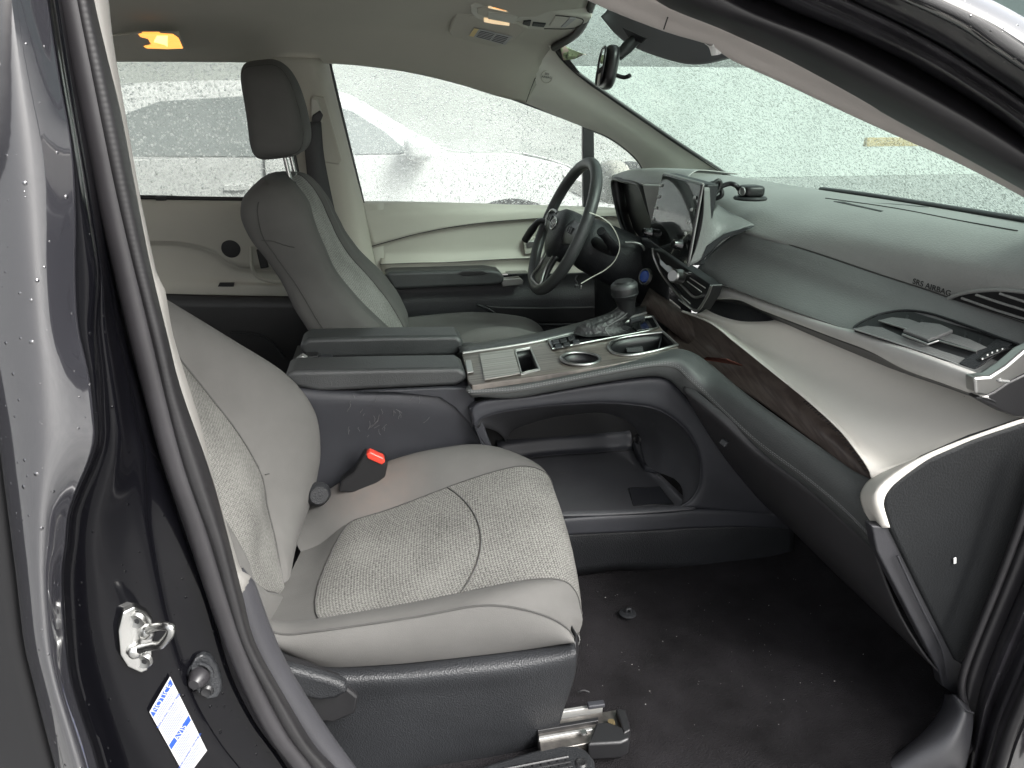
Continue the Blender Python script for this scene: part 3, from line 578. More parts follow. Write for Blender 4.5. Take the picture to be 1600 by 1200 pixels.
tube('seam', T(.756, *pl_b), .0012, M['seam'], fd, seg=6)
patch('lower_beige', [T(.76, *pl_b), T(.768, *mid(pl_b, lb_)), T(.75, *lb_)], M['door_beige'], fd, nu=30, nv=4)
# armrest
arm = [(600, 428), (612, 425), (690, 423), (760, 421), (780, 424), (789, 433), (786, 444), (765, 447), (700, 449), (640, 452), (615, 453)]
prism('armrest', T(.69, *arm), (0, .08, 0), M['leather'], fd, .010, 4)
prism('armrest_slot', T(.688, (714, 428), (722, 424), (755, 423), (764, 427), (755, 430), (722, 431)), (0, .01, 0), M['plastic_dk'], fd, .002)
prism('pull_trim', T(.70, (783, 437), (812, 434), (818, 439), (817, 445), (785, 448)), (0, .03, 0), M['silver'], fd, .002)
box('switch_panel', at(808, 427, .72), (.07, .05, .008), M['piano'], fd, None, .002)
prism('handle_bezel', T(.752, (818, 374), (838, 370), (838, 395), (820, 398)), (0, .02, 0), M['light_trim'], fd, .003)
prism('inner_handle', T(.748, (822, 378), (835, 376), (834, 386), (823, 388)), (0, .01, 0), M['silver'], fd, .003)
patch('lower_panel', [T(.75, (598, 430), (700, 431), (850, 428), (1080, 418)), T(.752, (605, 455), (700, 452), (850, 447), (1080, 440)), T(.735, (610, 475), (700, 472), (850, 470), (1080, 462)), T(.74, (600, 600), (700, 600), (850, 600), (1080, 590)), T(.75, (600, 760), (700, 760), (850, 760), (1080, 740))], M['plastic'], fd, nu=40, nv=6)
pk = [(760, 478), (790, 480), (860, 481), (935, 479), (1010, 474), (1010, 500), (935, 503), (830, 504), (797, 500), (775, 490)]
prism('map_pocket', T(.722, *pk), (0, .012, 0), M['plastic_dk'], fd, .003)
tube('pocket_rim', T(.716, (745, 476), (765, 484), (790, 500), (830, 507), (935, 506), (1010, 503)), .004, M['plastic'], fd)
# outside mirror of that door
mir = blob('side_mirror', at(958, 285, 1.02), (.10, .20, .15), M['light_trim'], fd, (.7, .7))
blob('mirror_housing', at(985, 290, 1.03), (.10, .22, .165), M['plastic'], fd, (.6, .7))

# ------------------------------------------------------------------ driver side rear door
rd = thing('rear_door', 'shaded grey rear door panel and dark tinted window behind the driver seat', 'car door', (-.6, .82, .45))
ro = [(100, 88), (178, 89), (300, 90), (390, 91), (400, 96), (412, 115), (445, 200), (478, 320), (300, 322), (200, 322), (90, 322)]
prism('window_glass', T(.825, *ro), (0, .004, 0), M['g_rear'], rd, 0, k=3)
tube('window_seal', T(.80, (60, 309), (217, 308), (300, 310), (372, 311), (480, 312)), .0065, M['rubber2'], rd, seg=8)
tube('window_seal', T(.80, (405, 95), (425, 150), (450, 230), (478, 312)), .008, M['rubber2'], rd, seg=8)
box('shade_hook', at(252, 310, .79), (.03, .012, .012), M['plastic_dk'], rd, None, .003)
patch('upper_panel', [T(.80, (60, 312), (217, 312), (372, 314), (600, 316)), T(.78, (60, 316), (217, 316), (372, 318), (600, 320)), T(.768, (60, 345), (217, 345), (372, 345), (600, 345)), T(.772, (60, 378), (217, 379), (280, 380), (330, 392), (372, 418), (600, 430))], M['door_beige'], rd, nu=40, nv=5)
patch('door_insert', [T(.774, (60, 378), (217, 379), (280, 380), (330, 392), (372, 418), (600, 430)), T(.785, (60, 384), (217, 385), (280, 386), (325, 398), (368, 425), (600, 434)), T(.78, (60, 425), (217, 425), (300, 428), (378, 440), (600, 445)), T(.765, (60, 448), (217, 447), (300, 447), (392, 447), (600, 450)), T(.765, (60, 460), (235, 459), (300, 460), (392, 462), (600, 465))], M['door_beige'], rd, nu=40, nv=5)
lathe('speaker', at(361, 388, .770), (0, -1, 0), [(0, .003), (.024, .003), (.028, .002), (.029, 0)], M['plastic'], rd, 28)
tube('handle_surround', T(.755, (392, 385), (393, 415), (402, 432), (425, 440), (470, 441)), .005, M['door_beige'], rd)
prism('inner_handle', T(.765, (400, 390), (412, 388), (420, 418), (407, 420)), (0, .01, 0), M['plastic_dk'], rd, .003)
prism('pull_recess', T(.760, (343, 442), (366, 442), (365, 448), (340, 448)), (0, .01, 0), M['plastic_dk'], rd, .001)
patch('lower_panel', [T(.765, (60, 459), (235, 458), (300, 460), (392, 462), (640, 465)), T(.75, (60, 480), (235, 480), (392, 482), (640, 482)), T(.76, (60, 760), (235, 760), (392, 760), (640, 760))], M['plastic_dk'], rd, nu=20, nv=4)
tube('pocket_rim', T(.742, (360, 520), (395, 522), (425, 535), (445, 560)), .004, M['plastic'], rd)

# ------------------------------------------------------------------ outside: white car, wall, kerb
def side_car(x0, y0):
    t = thing('parked_car', 'white parked car close beside the driver door, seen blurred through the wet windows', 'car', (x0, y0 + .9, 0))
    lo = [(-2.2, .35), (-2.35, .6), (-2.3, .95), (-2.15, 1.14), (-1.85, 1.38), (-1.6, 1.49), (-1.2, 1.54), (-.7, 1.555), (-.35, 1.53), (-.13, 1.48), (.1, 1.35), (.42, 1.18), (.8, 1.165), (1.1, 1.10), (1.35, .98), (1.55, .82), (1.6, .6), (1.58, .4), (1.5, .3)]
    def sec(y, s, dz): return [V(x0 + x * s + (-.5) * (1 - s), y, .3 + (z - .3) * dz) for x, z in lo]
    belt = 1.13
    rows = []
    for y, s in ((0, .985), (.0, 1), (.05, 1), (.9, 1), (1.75, 1), (1.8, .985)):
        r = []
        for x, z in lo:
            tum = max(0, z - belt) * .38
            yy = y0 + y + (tum if y < .9 else (-tum if y > .9 else 0)) + (.04 if s < 1 and z < .6 and y < .9 else 0)
            r.append(V(x0 + x * s - .5 * (1 - s), yy, z))
        rows.append(r)
    grid('body', surf(rows, 90, 1), M['wcar'], t, angle=30)
    sp = [V(x0 + x, y0, z) for x, z in lo]
    def side(pts, dy): return [V(x0 + x, y0 + max(0, z - belt) * .38 - dy, z) for x, z in pts]
    f = side([(-2.3, .35), (-2.35, .9), (-2.15, 1.14), (-1, 1.15), (.42, 1.16), (.8, 1.155), (1.1, 1.09), (1.35, .97), (1.55, .8), (1.58, .35)], .0)
    prism('side_skin', f, (0, .02, 0), M['wcar'], t, .01)
    prism('cabin_side', side([(-2.15, 1.14), (-1.85, 1.38), (-1.6, 1.49), (-1.2, 1.54), (-.7, 1.555), (-.35, 1.53), (-.13, 1.48), (.1, 1.35), (.42, 1.16)], .0), (0, .02, 0), M['wcar'], t, .004)
    prism('window', side([(-1.45, 1.16), (-1.42, 1.28), (-1.32, 1.38), (-1.15, 1.44), (-.68, 1.47), (-.66, 1.15)], .006), (0, .02, 0), M['cglass'], t, .004)
    prism('window', side([(-.58, 1.15), (-.57, 1.475), (-.35, 1.455), (-.12, 1.39), (.06, 1.28), (.2, 1.16)], .006), (0, .02, 0), M['cglass'], t, .004)
    tube('door_gap', side([(-.62, 1.5), (-.62, 1.15), (-.63, .8), (-.6, .4)], .004), .006, M['tyre'], t, seg=6)
    prism('door_handle', side([(-.85, 1.0), (-.70, 1.0), (-.70, .97), (-.85, .97)], .02), (0, .02, 0), M['wcar'], t, .004)
    prism('headlamp', side([(1.1, 1.03), (1.3, .97), (1.45, .87), (1.3, .86), (1.15, .93)], .008), (0, .02, 0), M['silver_p'], t, .006)
    blob('wing_mirror', V(x0 + .24, y0 - .10, 1.19), (.17, .20, .14), M['wcar'], t, (.7, .7))
    for wx in (-1.75, .79):
        lathe('wheel_arch', V(x0 + wx, y0 - .006, .48), (0, -1, 0), [(0, 0), (.41, 0), (.42, -.01)], M['tyre'], t, 32)
        wh = lathe('wheel', V(x0 + wx, y0 + .0, .36), (0, -1, 0), [(0, .09), (.21, .1), (.23, .12), (.33, .12), (.34, .08), (.34, -.1), (0, -.1)], M['tyre'], t, 32)
        rim = lathe('rim', V(x0 + wx, y0 - .12, .36), (0, -1, 0), [(0, .02), (.05, .03), (.06, 0), (.19, .01), (.21, .03)], M['silver_p'], t, 20)
    return t
side_car(0, 2.9)
wl = box('boundary_wall', (-2, 14, 1.1), (50, .25, 2.2), M['fence'], None, None, .01)
tag(wl, 'long pale grey wall across the yard beyond the white car', 'wall')
wl2 = box('warehouse_wall', (30, 2, 5.5), (.4, 70, 11), mat('pale_green_cladding', (.24, .31, .28), .7, None, (.5, .15)), None, None, .01)
tag(wl2, 'tall pale green warehouse wall far ahead of the windshield', 'wall')
kb = box('barrier_rail', (9.9, 11.6, .82), (1.7, .1, .16), M['kerbp'], None, None, .01)
tag(kb, 'yellow painted rail far ahead seen blurred through the windshield', 'barrier')
hood = thing('car_hood', 'black wet hood of this car ahead of the windshield', 'car hood', (1.6, 0, 1.0))
patch('hood_panel', [[V(1.14, -.7, 1.12), V(1.2, 0, 1.13), V(1.14, .75, 1.12)], [V(1.6, -.75, 1.04), V(1.6, 0, 1.08), V(1.6, .75, 1.04)], [V(2.1, -.6, .85), V(2.15, 0, .9), V(2.1, .6, .85)]], M['paint'], hood, nu=20, nv=6)

# ------------------------------------------------------------------ seats
def mirror(p, yc): return V(p.x, 2 * yc - p.y, p.z)
def interp(tab, z):
    for a, b in zip(tab, tab[1:]):
        if (a[0] - z) * (b[0] - z) <= 0: 
            t = (z - a[0]) / ((b[0] - a[0]) or 1); return tuple(a[i] + (b[i] - a[i]) * t for i in range(1, len(a)))
    return tuple(tab[0][1:]) if abs(z - tab[0][0]) < abs(z - tab[-1][0]) else tuple(tab[-1][1:])
def smooth_tab(tab, n=40):
    pts = [Vector((a[0], a[1], 0)) for a in tab]; ws_ = [[Vector((a[0], a[i], 0)) for a in tab] for i in range(1, len(tab[0]))]
    cols = [dense(wv, k=8) for wv in ws_]
    return [tuple([cols[0][j].x] + [c[j].y for c in cols]) for j in range(len(cols[0]))]
def backrest(t, yc, tab, nearf=1.0, skew=None):
    """tab: (z, front centre x, seam x, crest x, back x, half width, insert half width)"""
    tab = smooth_tab(tab); ins, bn, bf, bk = [], [], [], []
    for z, fx, sx, cx, bx, hw, iw in tab:
        cw = hw - .028
        ins.append([V(sx + (fx - sx) * (1 - (k / 5) ** 2), yc + iw * k / 5, z) for k in range(-5, 6)])
        ins[-1] = [V(sx + (fx - sx) * (1 - (k / 5) ** 2), yc + iw * k / 5, z) for k in range(-5, 6)]
        cx0 = cx
        def bol(s):
            cx = sx + (cx0 - sx) * (nearf if s < 0 else 1)
            P = [V(sx, yc + s * iw, z), V(sx + .012, yc + s * (iw + .012), z), V(sx + (cx - sx) * .75, yc + s * (iw + (cw - iw) * .6), z), V(cx, yc + s * cw, z), V(cx - .018, yc + s * (hw - .004), z),
                 V(cx - .05, yc + s * hw, z), V((cx * .4 + bx * .6), yc + s * (hw - .004), z), V(bx + .015, yc + s * (hw - .02), z), V(bx, yc + s * (hw - .05), z)]
            return dense(P, k=4)
        bn.append(bol(-1)); bf.append(bol(1)); bk.append([V(bx, yc - (hw - .05), z - .0), V(bx - .01, yc, z), V(bx, yc + (hw - .05), z)])
    if skew:
        for rws in (ins, bn, bf, bk):
            for r in rws:
                for p in r: p.x += skew(p.z) * (p.y - yc)
    m = M['fabric']
    grid('backrest_insert', ins, M['tweed_lit'] if skew else M['tweed'], t, angle=80)
    grid('backrest_bolster', bn, m, t, angle=80); grid('backrest_bolster', bf, m, t, angle=80)
    grid('backrest_shell', bk, m, t, angle=80)
    for s in (-1, 1): tube('seam', [V(a[2] + .001 + (skew(a[0]) * s * a[6] if skew else 0), yc + s * a[6], a[0]) for a in tab[::3]], .0016, M['seam'], t, seg=6, smooth=False)
    z, fx, sx, cx, bx, hw, iw = tab[0]
    blob('backrest_top', V((cx + bx) / 2, yc, z - .004), (abs(cx - bx) + .02, hw * 2 - .03, .014), m, t, (.9, .6))
# passenger seat
PY = -.43
ps = thing('passenger_seat', 'grey cloth front seat nearest the camera, in the open doorway with tweed insert', 'car seat', (0, PY, .38))
ck = [at(p[0], p[1], PY + .222) for p in [(255, 450), (300, 482), (360, 525), (430, 570), (470, 607), (492, 645), (502, 690), (497, 740), (485, 790), (468, 830)]]
sk_ = [at(p[0], p[1], PY + .125) for p in [(215, 460), (276, 550), (337, 632), (372, 680), (405, 726), (409, 752)]]
def xz(lst, z):
    l = sorted([(p.z, p.x) for p in lst]); 
    if z <= l[0][0]: return l[0][1] + (z - l[0][0]) * (l[1][1] - l[0][1]) / (l[1][0] - l[0][0])
    for a, b in zip(l, l[1:]):
        if a[0] <= z <= b[0]: return a[1] + (b[1] - a[1]) * (z - a[0]) / (b[0] - a[0])
    a, b = l[-3], l[-1]; return b[1] + (z - b[0]) * (b[1] - a[1]) / (b[0] - a[0])
tab = []
for z, hw, iw, th in ((1.245, .10, .04, .02), (1.235, .135, .06, .06), (1.19, .17, .08, .095), (1.10, .205, .10, .13), (1.0, .235, .115, .155), (.92, .248, .124, .17), (.84, .25, .128, .18), (.76, .25, .126, .18), (.70, .248, .112, .18), (.65, .246, .08, .18), (.605, .245, .03, .18), (.57, .24, .008, .17), (.50, .22, .006, .15)):
    cx = xz(ck, z); sx = xz(sk_, z)
    if z < .72: sx = xz(sk_, .72) + (.72 - z) * .25
    if z > 1.1: sx = cx - .03 - (z - 1.1) * .1
    if z > 1.2: cx -= (z - 1.2) * .9; sx -= (z - 1.2) * .9
    sx = min(sx, cx - .012)
    tab.append((z, sx + .008, sx, cx, min(sx, cx - .05) - th, hw, iw))
backrest(ps, PY, tab, .12)
tube('seam', [at(411, 742, PY + .13) + V(.004, 0, 0), at(432, 738, PY + .17) + V(.012, 0, 0), at(452, 746, PY + .205) + V(.003, 0, 0), at(468, 764, PY + .228)], .0012, M['seam'], ps, seg=6)
def headrest(t, c, w_=.25, d=.115, h=.215, lean=R(-8), posts=True, drop=.06):
    rot = Matrix.Rotation(lean, 3, 'Y')
    def fn(q):
        k = q.z / h * 2
        return Vector((q.x * (1 - .12 * k) + .012 * k * k * -1 + q.x * 0, q.y * (1 - .10 * k), q.z + .01 * (q.y / w_ * 2) ** 2 * -1))
    hr = blob('headrest', c, (d, w_, h), M['fabric'], t, (.5, .42), rot, 48, 28, fn)
    for sy in (-1, 1):
        hb = BVHTree.FromPolygons([v.co.copy() for v in hr.data.vertices], [tuple(p.vertices) for p in hr.data.polygons]); pts = []
        for i in range(25):
            a = 2 * math.pi * i / 24; 
            def sp(v, p): return math.copysign(abs(v) ** p, v)
            q = fn(Vector((d / 2 * sp(math.cos(a), .5) * .97, sy * w_ / 2 * .80, h / 2 * sp(math.sin(a), .5) * .985)))
            loc, nn, _, _ = hb.find_nearest(hr.matrix_parent_inverse.inverted() @ Vector((0,0,0)) * 0 + Vector(c) + rot @ q); pts.append(loc)
        tube('seam', pts[:-1], .0013, M['seam'], hr, closed=True, seg=6, smooth=False)
    if posts:
        for sy in (-1, 1):
            a = Vector(c) + rot @ Vector((0, sy * .065, -h / 2 + .01)); b = a + Vector((.012, 0, -drop - .03))
            tube('headrest_post', [a, (a + b) / 2, b], .0055, M['chrome'], t, seg=10)
            lathe('post_guide', b + V(0, 0, .012), (0, 0, 1), [(.011, 0), (.011, .006), (.007, .008)], M['plastic_dk'], t, 16)
    return hr
headrest(ps, (tab[1][3] - .075, PY, 1.40))
# cushion
PC = PY
r0 = T(PC - .225, (385, 975), (410, 996), (437, 1015), (500, 1041), (600, 1039), (687, 1031), (800, 1018), (875, 1007), (893, 1002))
r1 = T(PC - .235, (370, 955), (400, 972), (440, 990), (500, 985), (650, 963), (743, 946), (800, 948), (856, 963), (886, 981), (896, 996))
lip = lambda P: P + [P[-1] + V(.004, 0, -.035), P[-1] + V(-.02, 0, -.10)]
r2 = lip(T(PC - .155, (400, 985), (450, 980), (500, 969), (650, 942), (762, 919), (835, 906), (880, 908), (900, 926), (907, 950)))
r3 = lip(T(PC + .145, (470, 862), (500, 850), (545, 817), (612, 795), (732, 750), (810, 729), (848, 736), (862, 755)))
r4 = T(PC + .222, (440, 820), (470, 799), (500, 774), (560, 738), (640, 710), (700, 698), (745, 694), (790, 702), (828, 724), (850, 745))
r4.append(r4[-1] + V(-.0, 0, -.10))
r5 = [V(p.x, p.y + .022, p.z - .045) for p in r4]
NU = 60
R2, R3, R1, R0, R4, R5 = [resample(r, NU) for r in (r2, r3, r1, r0, r4, r5)]
rows_i = []
for k in range(15):
    t = k / 14; b = 4 * t * (1 - t)
    rows_i.append([a.lerp(c, t) + V(.018 * b * (j / NU) ** 3, 0, (-.006 * b if j < NU * .8 else -.006 * b)) for j, (a, c) in enumerate(zip(R2, R3))])
def pjx(P):
    v = P - CAM; return 800 + F * v.dot(_rt) / v.dot(_fw)
_B = [(0, 499), (.07, 494), (.2, 492), (.4, 497), (.6, 508), (.8, 522), (.93, 536), (1, 550)]
rear_p, ins_p, edge = [], [], []
for k, row in enumerate(rows_i):
    t = k / 14; bx_ = [a[1] + (b[1] - a[1]) * (t - a[0]) / (b[0] - a[0]) for a, b in zip(_B, _B[1:]) if a[0] <= t <= b[0]][0]
    j = next((q for q in range(len(row) - 1) if pjx(row[q + 1]) >= bx_), 0)
    f_ = (bx_ - pjx(row[j])) / max(pjx(row[j + 1]) - pjx(row[j]), 1e-6); P_ = row[j].lerp(row[j + 1], min(max(f_, 0), 1))
    rear_p.append(resample(row[:j + 1] + [P_], 10, False)); ins_p.append(resample([P_] + row[j + 1:], 54, False)); edge.append(P_ + V(0, 0, .001))
grid('cushion_rear', rear_p, M['fabric'], ps, angle=80)
grid('cushion_insert', ins_p, M['tweed'], ps, angle=80)
tube('seam', edge, .0014, M['seam'], ps, seg=6)
def between(A, B, bulge, n, dirn):
    out = []
    for k in range(n + 1):
        t = k / n; out.append([a.lerp(b, t) + Vector(dirn) * (bulge * 4 * t * (1 - t)) for a, b in zip(A, B)])
    return out
grid('cushion_side', between(R0, R1, .012, 8, (0, -1, .2)), M['fabric'], ps, angle=80)
grid('cushion_bolster', between(R1, R2, .010, 8, (0, 0, 1)), M['fabric'], ps, angle=80)
grid('cushion_bolster', between(R3, R4, .010, 8, (0, -.3, 1)) + between(R4, R5, .008, 5, (0, 1, .5))[1:], M['fabric_stain'], ps, angle=80)
# front face of the cushion under the lip, joins to the shield
tube('seam', [p + V(0, -.001, 0) for p in R1], .0016, M['seam'], ps, seg=6, smooth=False)
tube('seam', [p + V(0, 0, .001) for p in R2[:52] if pjx(p) > 499], .0013, M['seam'], ps, seg=6, smooth=False)
tube('seam', [p + V(0, 0, .001) for p in R3[:56] if pjx(p) > 548], .0013, M['seam'], ps, seg=6, smooth=False)
sm_a = []
for k in range(15):
    j = int(NU * (.50 + .055 * 4 * (k / 14) * (1 - k / 14) * 1.0)); 
    u = NU * (.475 + .07 * 4 * (k / 14) * (1 - k / 14)); j = int(u); fr_ = u - j
    sm_a.append(rows_i[k][j].lerp(rows_i[k][j + 1], fr_) + V(0, 0, .0008))
tube('seam', sm_a, .0014, M['seam'], ps, seg=6)
grid('cushion_front', [[p + V(-.006, 0, .02) for p in (R0[-1], R2[-4], rows_i[4][-3], rows_i[7][-3], rows_i[10][-3], R3[-3], R4[-1])], [p + V(-.07, 0, -.06) for p in (R0[-1], R2[-1], rows_i[4][-1], rows_i[7][-1], rows_i[10][-1], R3[-1], R4[-1])]], M['fabric'], ps)
# plastic side shield
sh_t = [(380, 985), (437, 1016), (500, 1043), (600, 1042), (687, 1034), (800, 1021), (875, 1010), (897, 1004)]
sh_a = [(400, 1010), (440, 1040), (500, 1062), (600, 1062), (687, 1055), (800, 1044), (875, 1030), (900, 1022)]
sh_b = [(420, 1060), (460, 1090), (520, 1105), (600, 1095), (687, 1085), (800, 1076), (870, 1064), (896, 1058)]
sh_c = [(460, 1130), (500, 1150), (540, 1160), (600, 1160), (687, 1155), (800, 1140), (850, 1120), (884, 1096)]
sh_d = [(520, 1225), (560, 1230), (600, 1224), (640, 1216), (700, 1205), (770, 1188), (838, 1162), (872, 1136)]
patch('side_shield', [T(PC - .19, *[(p[0], p[1] - 2) for p in sh_t]), T(PC - .228, *sh_t), T(PC - .252, *sh_a), T(PC - .245, *sh_b), T(PC - .235, *sh_c), T(PC - .225, *sh_d), T(PC - .20, *[(p[0] - 6, p[1] + 12) for p in sh_d])], M['plastic'], ps, nu=60, nv=8)
patch('side_shield', [T(PC - .228, (897, 1004), (900, 1022), (896, 1058), (884, 1096), (866, 1136)), [V(p.x + .008, p.y + .02, p.z) for p in T(PC - .228, (897, 1004), (900, 1022), (896, 1058), (884, 1096), (866, 1136))], [V(p.x - .01, p.y + .16, p.z) for p in T(PC - .228, (897, 1004), (900, 1022), (896, 1058), (884, 1096), (866, 1136))]], M['plastic_dk'], ps, nu=16, nv=4)
lever = [(440, 1044), (470, 1050), (517, 1063), (536, 1070), (545, 1077), (541, 1085), (524, 1094), (500, 1097), (475, 1092), (440, 1080)]
prism('recline_lever', T(PC - .285, *lever), (0, .022, 0), M['plastic'], ps, .008, 4)
prism('lever_recess', T(PC - .262, (430, 1030), (480, 1046), (530, 1066), (560, 1090), (555, 1115), (520, 1130), (450, 1120)), (0, .02, 0), M['plastic_dk'], ps, .004)
tube('height_wire', T(PC - .19, (888, 1018), (900, 1012), (905, 1000), (903, 990)), .003, M['chrome'], ps, seg=8)
lathe('pivot_cover', at(497, 772, PY + .20), (.3, -1, .2), [(0, .012), (.018, .012), (.025, .004), (.026, 0)], M['plastic'], ps, 20)

# driver seat
DY = .385
ds = thing('driver_seat', 'grey cloth driver seat with tall headrest, behind the steering wheel', 'car seat', (.1, DY, .38))
cf = [at(p[0], p[1], DY - .20) for p in [(452, 279), (469, 306), (484, 339), (499, 385), (520, 425), (560, 473), (600, 512), (640, 545)]]
cfar = [at(p[0], p[1], DY + .20) for p in [(499, 285), (521, 311), (536, 356), (560, 388), (600, 430), (625, 465), (638, 490), (640, 512)]]
cb = [at(p[0], p[1], DY - .21) for p in [(371, 300), (375, 337), (394, 379), (420, 409), (457, 450), (491, 516), (520, 560)]]
tab = []
for z, hw, iw, th in ((1.250, .07, .03, 0), (1.245, .125, .06, 0), (1.232, .162, .09, 0), (1.19, .19, .105, 0), (1.12, .205, .12, 0), (1.03, .225, .125, 0), (.95, .24, .125, 0), (.88, .245, .12, 0), (.80, .245, .10, 0), (.72, .24, .05, 0), (.65, .23, .02, 0)):
    zz = min(z, 1.19); sh = max(0, z - 1.19) / .060
    cx = (xz(cf, zz) * .5 + xz(cfar, zz) * .5) - .055 * sh ** 1.8; bx = xz(cb, zz) + .055 * sh ** 2
    dpt = .012 + .012 * min(1, max(0, (1.2 - z) * 4))
    tab.append((z, cx - dpt + .004, cx - dpt, cx, min(bx, cx - .012), hw, iw))
backrest(ds, DY, tab, 1.0, lambda z: max(-.05, min(.3, (xz(cfar, min(z, 1.19)) - xz(cf, min(z, 1.19))) / .40)))
_nb = [o for o in bpy.data.objects if o.name.startswith('backrest_bolster') and o.parent == ds][0]
_mi = _nb.matrix_parent_inverse.copy()
_hb = BVHTree.FromPolygons([v.co.copy() for v in _nb.data.vertices], [tuple(p.vertices) for p in _nb.data.polygons])
def snap(pts): return [(_hb.find_nearest(p)[0] + V(0, -.0004, 0)) for p in dense(pts)]
tube('seam', snap(T(DY - .235, (394, 379), (415, 378), (440, 383), (458, 386))), .0012, M['seam'], ds, seg=6)
tube('seam', snap(T(DY - .232, (384, 300), (388, 330), (400, 372), (430, 412), (466, 455), (505, 513))), .0014, M['seam'], ds, seg=6)
headrest(ds, at(434, 170, DY) + V(0, 0, 0), .265, .128, .220, R(-6), True, .055)
c1_ = T(DY - .22, (600, 560), (721, 552), (762, 545), (800, 532), (840, 528))
c2_ = T(DY - .19, (600, 535), (700, 530), (740, 517), (790, 512), (820, 516), (845, 528))
c3_ = T(DY - .10, (600, 540), (700, 528), (745, 516), (795, 514), (830, 520), (850, 530))
c4_ = T(DY + .10, (600, 520), (700, 510), (745, 505), (795, 506), (830, 512), (850, 530))
c5_ = T(DY + .20, (600, 500), (700, 490), (745, 488), (795, 492), (830, 500), (850, 520))
for r in (c1_, c2_, c3_, c4_, c5_): r.append(r[-1] + V(.0, 0, -.08))
patch('seat_cushion', [c1_, c2_, c3_, c4_, c5_], M['fabric'], ds, nu=30, nv=5)
patch('side_shield', [[p for p in c1_], [p + V(0, -.01, -.15) for p in c1_], [p + V(0, 0, -.3) for p in c1_]], M['plastic'], ds, nu=20)

# seat belt on the far pillar
sb = thing('seat_belt', 'dark grey seat belt hanging from its guide on the far door pillar', 'seat belt', at(500, 200, .66))
prism('belt_guide', T(.665, (486, 152), (497, 156), (503, 175), (504, 192), (494, 196), (486, 180)), (0, .02, 0), M['light_trim'], sb, .004)
prism('guide_insert', T(.660, (488, 180), (500, 172), (505, 180), (500, 192), (491, 198), (486, 192)), (0, .01, 0), M['plastic_dk'], sb, .003)
patch('webbing', [T(.655, (477, 190), (476, 230), (480, 275), (486, 340)), T(.655, (502, 190), (506, 240), (515, 290), (528, 350))], M['belt'], sb, nu=16)
tube('webbing_edge', T(.665, (457, 225), (460, 245), (470, 300)), .006, M['plastic_dk'], sb)

# ------------------------------------------------------------------ centre console
def DZ(X): return .885 + (X - .16) * .076
def dk(px, py, up=0):
    d = ray(px, py); # plane z = .885 + (x-.16)*.076 + up
    a = .885 - .16 * .076 + up - CAM.z + CAM.x * .076; t = a / (d.z - .076 * d.x); return CAM + d * t
cc = thing('center_console', 'black console between the front seats with wood deck, cup holders and twin armrests', 'console', (.3, 0, .40))
prism('armrest', T(-.172, (443, 586), (460, 580), (600, 577), (716, 575), (729, 583), (728, 596), (712, 603), (600, 608), (500, 612), (458, 605)), (0, .095, 0), M['leather'], cc, .016, 6)
prism('armrest', T(.062, (468, 538), (482, 529), (600, 526), (714, 525), (724, 532), (723, 548), (712, 556), (600, 559), (490, 561), (470, 552)), (0, .088, 0), M['leather'], cc, .010, 5)
prism('storage_bin', [dk(452, 575, -.03), dk(740, 574, -.03), dk(738, 535, -.03), dk(465, 540, -.03)], (0, 0, -.004), M['plastic_dk'], cc, 0)
box('latch_block', dk(496, 560, -.005), (.075, .10, .035), M['console'], cc, None, .004)
box('latch', dk(488, 556, .017), (.03, .03, .010), M['plastic_dk'], cc, None, .003)
prism('latch_tab', T(-.05, (462, 562), (472, 556), (480, 560), (478, 568), (464, 570)), (0, .02, 0), M['silver_p'], cc, .002)
rear_rows = [T(-.12, (300, 590), (440, 600), (560, 609), (735, 590)), T(-.163, (300, 590), (440, 604), (560, 612), (735, 606)), T(-.176, (300, 620), (440, 626), (560, 626), (745, 640)), T(-.172, (300, 700), (470, 700), (600, 690), (770, 700)), T(-.19, (300, 980), (500, 980), (700, 980), (900, 960))]
patch('side_panel', rear_rows, M['console'], cc, nu=30, nv=6)
prism('panel_flare', T(-.186, (560, 612), (687, 606), (735, 606), (748, 640), (768, 700), (790, 760), (770, 800), (755, 693), (732, 661), (710, 637), (687, 622), (620, 614)), (0, .012, 0), M['console'], cc, .004, 3)
# deck
DT = [(722, 553), (839, 536), (1003, 494), (1018, 492), (1032, 512), (1060, 545), (1050, 549), (950, 571), (850, 586), (736, 601), (730, 592)]
deck = prism('deck', [dk(*p) for p in [(722, 553), (780, 545), (839, 535), (930, 512), (1010, 490), (1016, 492), (1036, 516), (1062, 546), (1000, 561), (950, 571), (850, 586), (738, 602), (732, 596)]], (0, 0, -.012), M['wood'], cc, .0015, smooth=False)
prism('deck_side', T(.128, (722, 556), (839, 539), (1010, 493), (1016, 500), (1010, 560), (722, 590)), (0, .01, 0), M['silver_p'], cc, .002, smooth=False)
tube('deck_rail', [dk(723, 552, .002), dk(839, 534, .002), dk(930, 511, .002), dk(1010, 489, .002)], .0035, M['silver_p'], cc, seg=8)
patch('console_edge', [[dk(718, 551, .0), dk(839, 532, .0), dk(1010, 487, .0)], [dk(718, 545, .0), dk(839, 526, .0), dk(1010, 481, .0)], [dk(715, 540, -.02), dk(839, 521, -.02), dk(1010, 476, -.02)]], M['leather'], cc, nu=20)
prism('sliding_cover', [dk(p[0], p[1], .002) for p in ((749, 554), (802, 547), (813, 585), (757, 595))], (0, 0, .003), M['wood_cover'], cc, .0012, smooth=False)
prism('release_tab', [dk(p[0], p[1], .002) for p in ((727, 565), (736, 564), (740, 582), (730, 584))], (0, 0, .003), M['silver_p'], cc, .0012, smooth=False)
tube('slot_rim', [dk(p[0], p[1], .003) for p in ((805, 549), (829, 545), (843, 578), (815, 585))], .0018, M['silver_p'], cc, True, 8, smooth=False)

